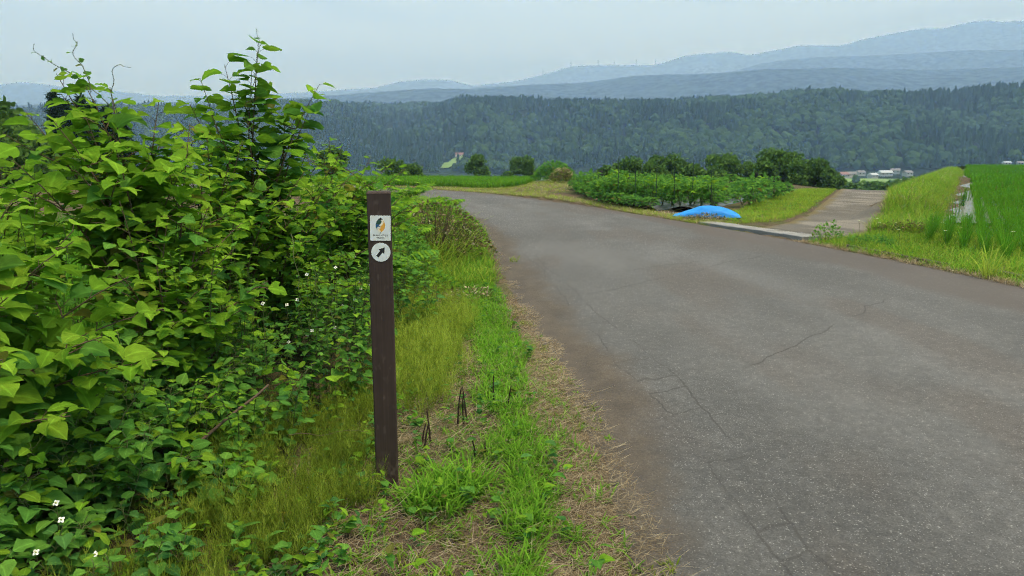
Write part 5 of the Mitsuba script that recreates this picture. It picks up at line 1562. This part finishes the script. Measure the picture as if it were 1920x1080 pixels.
for lab, az, dist, el, w, kw in [
        ('round tree standing left of centre beyond the rice field', -2.74, 112, .30, 4.2, {}), ('dark round tree right of the centre beyond the rice field', .62, 108, .14, 4.0, {}),
        ('small low tree attached to the right of the dark round one', 1.25, 110, -.45, 2.2, dict(n=900)), ('low shrubby tree between the two round trees', -.2, 116, -.95, 2.6, dict(n=800)),
        ('flat topped tree rising behind the mulberry shrubs', -13.4, 62, .95, 3.4, dict(n=2200, leafsz=.26)), ('spreading tree left of the round ones near the shrubs', -8.9, 70, .02, 4.4, dict(n=2400, leafsz=.26)),
        ('smaller tree at the right of the spreading one', -7.7, 72, -.42, 2.6, dict(n=1200, leafsz=.26)),
        ('left tree of the row behind the vegetable field', 9.0, 78, .22, 5.2, {}), ('small tree at the left end of the row behind the field', 7.3, 76, -.55, 2.6, dict(n=1100)),
        ('second tree of the row behind the field, darker', 11.9, 80, .16, 5.0, {}), ('low tree between the darker one and the rounded one', 13.7, 79, -.45, 3.6, dict(n=1400)),
        ('rounded lighter tree in the row behind the field', 16.0, 82, .36, 5.6, {}), ('low tree right of the rounded lighter one', 17.9, 82, -.4, 3.4, dict(n=1400)),
        ('tallest tree of the row behind the field', 19.7, 84, .68, 6.0, dict(n=3400)), ('tree at the right end of the row behind the field', 21.9, 82, .0, 3.6, dict(n=2000)),
        ('low tree at the end of the row by the track', 23.0, 80, -.8, 2.8, dict(n=1400)),
        ('bushy low tree filling the gap left of the second row tree', 10.4, 77, -.35, 3.4, dict(n=1300)), ('bushy low tree filling the gap right of the second row tree', 12.8, 81, -.2, 3.4, dict(n=1300)),
        ('bushy low tree in front of the rounded lighter one', 15.0, 76, -.55, 3.0, dict(n=1200)), ('bushy low tree left of the tallest of the row', 18.5, 79, -.25, 3.2, dict(n=1300)),
        ('bushy low tree between the tallest and the right end', 21.0, 80, -.3, 3.2, dict(n=1300)), ('dim shrub at the left end of the whole row', 6.5, 84, -.9, 2.6, dict(n=900))]:
    x, y = at(az, dist)
    tree(lab, x, y, zel(el, dist), w, bottom=zel(el, dist) - w * .86, **kw)
for i, (az, dist, el, w) in enumerate([(24.3, 200, -1.55, 9), (25.3, 210, -1.45, 9), (26.2, 190, -1.6, 8), (27.0, 230, -1.35, 10), (28.0, 220, -1.2, 9), (23.5, 240, -1.5, 10), (28.9, 240, -1.0, 9)]):
    x, y = at(az, dist)
    tree(['dark tree below the crest of the track at the left', 'dark tree below the crest in the middle', 'dark tree below the crest nearest the track', 'larger dark tree below the houses', 'dark tree by the levee below the crest', 'dark tree behind the end of the field row', 'dark tree half hidden by the levee'][i], x, y, zel(el, dist), w, n=1500, leafsz=.8, bottom=zel(el, dist) - w, group='trees below the crest')
# the wood at the far left and the cedars beside it
for i, (az, dist, el, w) in enumerate([(-36.5, 46, 4.4, 9), (-34.4, 47, 3.3, 7), (-33.2, 50, 2.3, 6), (-38.5, 44, 4.8, 9), (-31.4, 52, 1.3, 5), (-35.5, 43, 1.6, 6), (-32.6, 46, .6, 5)]):
    x, y = at(az, dist)
    tree(['dark broadleaf tree at the left edge of the picture', 'dark tree beside the one at the left edge', 'dark tree with lower top right of the second', 'tall dark tree just left of the frame edge', 'last low tree of the dark wood on the left', 'low tree in front of the dark wood', 'low tree in front of the wood at its right end'][i], x, y, zel(el, dist), w, n=3800, leafsz=.36, cls=2, group='trees of the dark wood on the left', bottom=zel(el, dist) - 6.5)
for i, (az, dist, el, w) in enumerate([(-31.05, 88, 4.08, 5.0), (-30.45, 90, 3.6, 4.2), (-29.55, 92, 3.95, 4.0), (-29.0, 90, 3.6, 4.0), (-28.1, 94, 3.3, 4.2), (-27.2, 92, 2.8, 4.4), (-29.9, 86, 2.9, 5)]):
    x, y = at(az, dist)
    tree(['tallest dark cedar left of the arching shrub', 'smaller dark cedar touching the tallest', 'slender cedar seen through the arching shrub', 'second slender cedar seen through the shrub', 'cedar at the right of the slender pair', 'lowest cedar half hidden by the shrub', 'broad cedar between the groups'][i], x, y, zel(el, dist), w, n=1800, cls=0, conifer=True, leafsz=.75, name='cedar', group='cedars on the left')

# ---------------------------------------------------------------- houses in the valley and on the slope


def house(label, az, dist, el, w, d, h, wall, roof, turn=0.3, flat_roof=False):
    x, y = at(az, dist)
    k = thing('valley_house', label, 'house', 'houses in the valley')
    zb = zel(el - (.12 if az > 10 else 0), dist)
    R = rot_z(turn)

    def pl(m):
        m.vertices = np.asarray(m.vertices) @ R.T + [x, y, zb]
        return m

    h = h * .5
    put('wall', pl(box_mesh((w, d, h + 1.5), (0, 0, (h - 1.5) / 2))), wall, k)
    rh = .12 * w if flat_roof else .34 * d
    e = .5
    pr = trimesh.creation.extrude_polygon(Polygon([(-d / 2 - e, 0), (d / 2 + e, 0), (d / 2 + e, .25), (0, rh + .25), (-d / 2 - e, .25)]), w + 2 * e, engine='earcut')
    v = np.asarray(pr.vertices)
    pr.vertices = np.c_[v[:, 2] - w / 2 - e, v[:, 0], v[:, 1] + h]
    put('roof', pl(pr), roof, k)
    nw = max(2, int(w / 3.2))
    for fl in range(max(1, int(h / 2.8))):
        for i in range(nw):
            put('window', pl(box_mesh((1.3, .12, 1.2), (-w / 2 + (i + .5) * w / nw, -d / 2 - .03, .55 * h + 2.7 * fl))), 'window_dark', k)


house('pinkish house above the green clearing on the wooded slope', -4.0, 1085, .20, 11, 8, 4.5, 'wall_pink', 'roof_brown', .25)
house('white shed below the green clearing', -3.83, 1010, -.86, 7, 5, 3.5, 'wall_white', 'roof_pale', -.2)
house('leftmost valley house with grey pink roof', 23.85, 760, -1.12, 10, 7, 4, 'wall_white', 'roof_brown', .5)
house('valley house with grey roof right of the leftmost', 24.4, 800, -1.06, 8, 6, 4, 'wall_pink', 'roof_grey', -.2)
house('valley house behind the two left ones', 24.95, 850, -.95, 8, 6, 4, 'wall_white', 'roof_grey', .2)
house('low valley house in the middle of the hamlet', 25.75, 800, -1.10, 8, 6, 3, 'wall_white', 'roof_pale', .4)
house('white roofed hall right of the middle of the hamlet', 26.5, 820, -.95, 12, 7, 3.5, 'wall_white', 'roof_pale', .1)
house('valley house behind the white roofed hall', 27.1, 860, -.80, 8, 6, 4, 'wall_white', 'roof_grey', -.3)
house('rightmost house of the hamlet beside the levee', 27.85, 830, -.94, 8, 6, 4, 'wall_white', 'roof_grey', .3)
house('white long house seen over the rice at the right', 33.4, 900, -.20, 7, 4, 2.4, 'wall_white', 'roof_pale', .1)
house('small white house at the right frame edge over the rice', 34.1, 890, -.2, 5, 4, 2.2, 'wall_white', 'roof_grey', -.2)

# ---------------------------------------------------------------- lattice towers on the far range
for i, (az, lab) in enumerate([(2.3, 'leftmost tower on the far ridge'), (4.4, 'second tower on the far ridge'), (6.4, 'third tower from the left on the far ridge'), (7.6, 'third tower from the right on the far ridge'), (9.2, 'second tower from the right on the far ridge'), (10.6, 'rightmost tower on the far ridge')]):
    k = thing('transmission_tower', lab, 'tower', 'towers on the far ridge')
    el = float(np.interp(az, *np.array(FAR).T))
    x, y = at(az, 10350)
    zb = zel(el, 10350) - 40
    m, arm = Batch(), Batch()
    hh = 115.0
    for sx in (-1, 1):
        for sy in (-1, 1):
            m.add(*tube([[x + sx * 9, y + sy * 9, zb], [x + sx * 2.5, y + sy * 2.5, zb + .7 * hh], [x, y, zb + hh]], [1.6, 1.2, .8], 4))
    for z in (.2, .4, .6):
        w = 9 - 6.5 * z / .7
        m.add(*tube([[x - w, y, zb + z * hh], [x + w, y, zb + z * hh]], .8, 4))
    for z in (.72, .84, .94):
        arm.add(*tube([[x - 13, y, zb + z * hh], [x + 13, y, zb + z * hh]], [.7, .7], 4))
    m.put('frame', 'steel', k, uv=False)
    arm.put('cross_arms', 'steel', k, uv=False)

# ---------------------------------------------------------------- the forest on the near ridge


def forest_height(az, R):
    """Bilinear height of the near ridge."""
    i = np.clip((az - hA[0]) / (hA[1] - hA[0]), 0, len(hA) - 1.001)
    i0 = i.astype(int)
    fi = i - i0
    out = np.zeros(len(az))
    for a, wgt in ((i0, 1 - fi), (i0 + 1, fi)):
        Ra, Za = hR[a], hZ[a]
        j = (Ra <= R[:, None]).sum(1) - 1
        j = np.clip(j, 0, Ra.shape[1] - 2)
        r_ = np.arange(len(az))
        f = np.clip((R - Ra[r_, j]) / (Ra[r_, j + 1] - Ra[r_, j]), 0, 1)
        out += wgt * (Za[r_, j] * (1 - f) + Za[r_, j + 1] * f)
    return out


CLEARING = [(-4.05, 1080, 14, 22), (-4.4, 1045, 15, 34), (-4.85, 1010, 12, 34)]


def conifer_mesh(g, tiers=3, sides=6):
    v, f = [], []
    for i in range(tiers):
        z0, z1 = .12 + .26 * i, min(1.0, .52 + .26 * i)
        r = .19 * (1 - .26 * i)
        a = np.arange(sides) * 2 * np.pi / sides + g.random() * 6
        ring = np.c_[r * np.cos(a), r * np.sin(a), z0 + .05 * g.random(sides)] * np.r_[1, 1, 1] * (1 + np.c_[.5 * (g.random(sides) - .5), .5 * (g.random(sides) - .5), 0 * a])
        k = len(v) and sum(len(x) for x in v)
        v.append(np.vstack([ring, [[0, 0, z1]]]))
        f.append(np.array([[k + j, k + (j + 1) % sides, k + sides] for j in range(sides)]))
    return np.vstack(v), np.vstack(f)


def broad_mesh(g):
    m = trimesh.creation.icosphere(1)
    v = np.asarray(m.vertices) * (1 + .55 * (g.random((len(m.vertices), 1)) - .5))
    v = v * [.36, .36, .42] + [0, 0, .52]
    return v, np.asarray(m.faces)


G = np.random.default_rng(91)
CON, BRO = [conifer_mesh(G) for _ in range(6)], [broad_mesh(G) for _ in range(6)]
NF = 15500
faz = G.random(NF) * 78 - 39
u = G.random(NF)
rc = front_crest(faz)
fR = np.sqrt((965.0 ** 2) * (1 - u) + ((rc + 70) ** 2) * u)
extra = 1500
faz = np.r_[faz, G.random(extra) * 78 - 39]
fR = np.r_[fR, front_crest(faz[NF:]) + (G.random(extra) - .5) * 50]
fx, fy = fR * np.sin(np.radians(faz)), fR * np.cos(np.radians(faz))
ok = np.ones(len(faz), bool)
for az, R_, rx, ry in CLEARING:
    cx, cy = at(az, R_)
    ok &= ((fx - cx) / rx) ** 2 + ((fy - cy) / ry) ** 2 > 1
faz, fR, fx, fy = faz[ok], fR[ok], fx[ok], fy[ok]
fz = forest_height(faz, fR)
kind = .8 * n2(fx, fy, 150, 92) + .3 * n2(fx, fy, 520, 93) + .35 * (G.random(len(fx)) - .5) + .25 * smooth01((fR - front_crest(faz) + 260) / 260)
fb = Batch()
for is_con, meshes, cl in ((True, CON, 0), (False, BRO, 1)):
    for j, (mv, mf) in enumerate(meshes):
        s = np.where(((kind > .06) == is_con) & (np.arange(len(fx)) % 6 == j))[0]
        H = (15 + 8 * G.random(len(s))) if is_con else (11 + 6 * G.random(len(s)))
        W = H * ((.95 if is_con else 1.0) + .3 * G.random(len(s)))
        a = G.random(len(s)) * 6.28
        ca, sa = np.cos(a)[:, None], np.sin(a)[:, None]
        vx = (mv[None, :, 0] * ca - mv[None, :, 1] * sa) * W[:, None] + fx[s][:, None]
        vy = (mv[None, :, 0] * sa + mv[None, :, 1] * ca) * W[:, None] + fy[s][:, None]
        vz = mv[None, :, 2] * H[:, None] + fz[s][:, None] - 1.0
        P = np.stack([vx, vy, vz], -1)
        kid = LEAF_NO[0] + np.arange(len(s))
        LEAF_NO[0] += len(s)
        U = np.stack([np.broadcast_to((kid * 2.0 + .5)[:, None], vx.shape), np.full(vx.shape, cl * 2 + .5)], -1)
        fb.add(*join(P, mf, U))
fb.put('forest', 'crown', smooth=False)
tag('forest', 'mixed conifer and broadleaf forest covering the ridge across the valley', 'forest', kind='stuff')

# the mown clearing on the slope and the fields by the hamlet
def patch(name, label, outline, height, lift):
    poly = Polygon(outline)
    x0, y0, x1, y1 = poly.bounds
    A_, R_ = np.meshgrid(np.linspace(x0, x1, 30), np.linspace(y0, y1, 30), indexing='ij')
    keep_ = shapely.contains_xy(poly.buffer(1e-6), A_, R_).ravel()
    X_, Y_ = R_ * np.sin(np.radians(A_)), R_ * np.cos(np.radians(A_))
    Z_ = height(A_.ravel(), R_.ravel()).reshape(A_.shape) + lift
    f_ = grid_faces(30, 30)[:, ::-1]
    f_ = f_[keep_[f_].all(1)]
    put(name, (np.stack([X_, Y_, Z_], -1).reshape(-1, 3), f_), 'meadow_green', smooth=True)
    tag(name, label, kind='structure')


def valley_z(az_, R_):
    return base_height(R_ * np.sin(np.radians(az_)), R_ * np.cos(np.radians(az_)))


patch('meadow', 'green mown clearing on the wooded slope below the pinkish house', [(-4.5, 1095), (-3.6, 1095), (-3.75, 1055), (-4.45, 1005), (-4.9, 985), (-5.5, 990), (-5.2, 1030)], forest_height, 1.6)
patch('valley_field', 'pale green fields around the hamlet in the valley', [(23.0, 700), (30, 690), (31, 940), (22, 940)], valley_z, 0.25)

# tree line on the valley floor
vaz, vR = G.random(900) * 30 + 6, 480 + 480 * G.random(900)
vx, vy = vR * np.sin(np.radians(vaz)), vR * np.cos(np.radians(vaz))
vk = n2(vx, vy, 120, 95) > .12
near_house = np.zeros(len(vx), bool)
vx, vy, vR, vaz = vx[vk], vy[vk], vR[vk], vaz[vk]
vz = base_height(vx, vy)
vb = Batch()
for i in range(len(vx)):
    mv, mf = BRO[i % 6]
    hh = 5 + 4 * G.random()
    LEAF_NO[0] += 1
    vb.add(mv * hh + [vx[i], vy[i], vz[i] - .5], mf, np.tile([LEAF_NO[0] * 2 + .5, 2.5], (len(mv), 1)))
vb.put('valley_trees', 'crown', smooth=False)
tag('valley_trees', 'scattered trees on the valley floor before the wooded ridge', 'trees', kind='stuff')
print('entries', len(scene), 'triangles', sum(len(x[1]) for x in meshkit.WRITTEN.values()) / 1e6, 'leaf numbers', LEAF_NO[0])
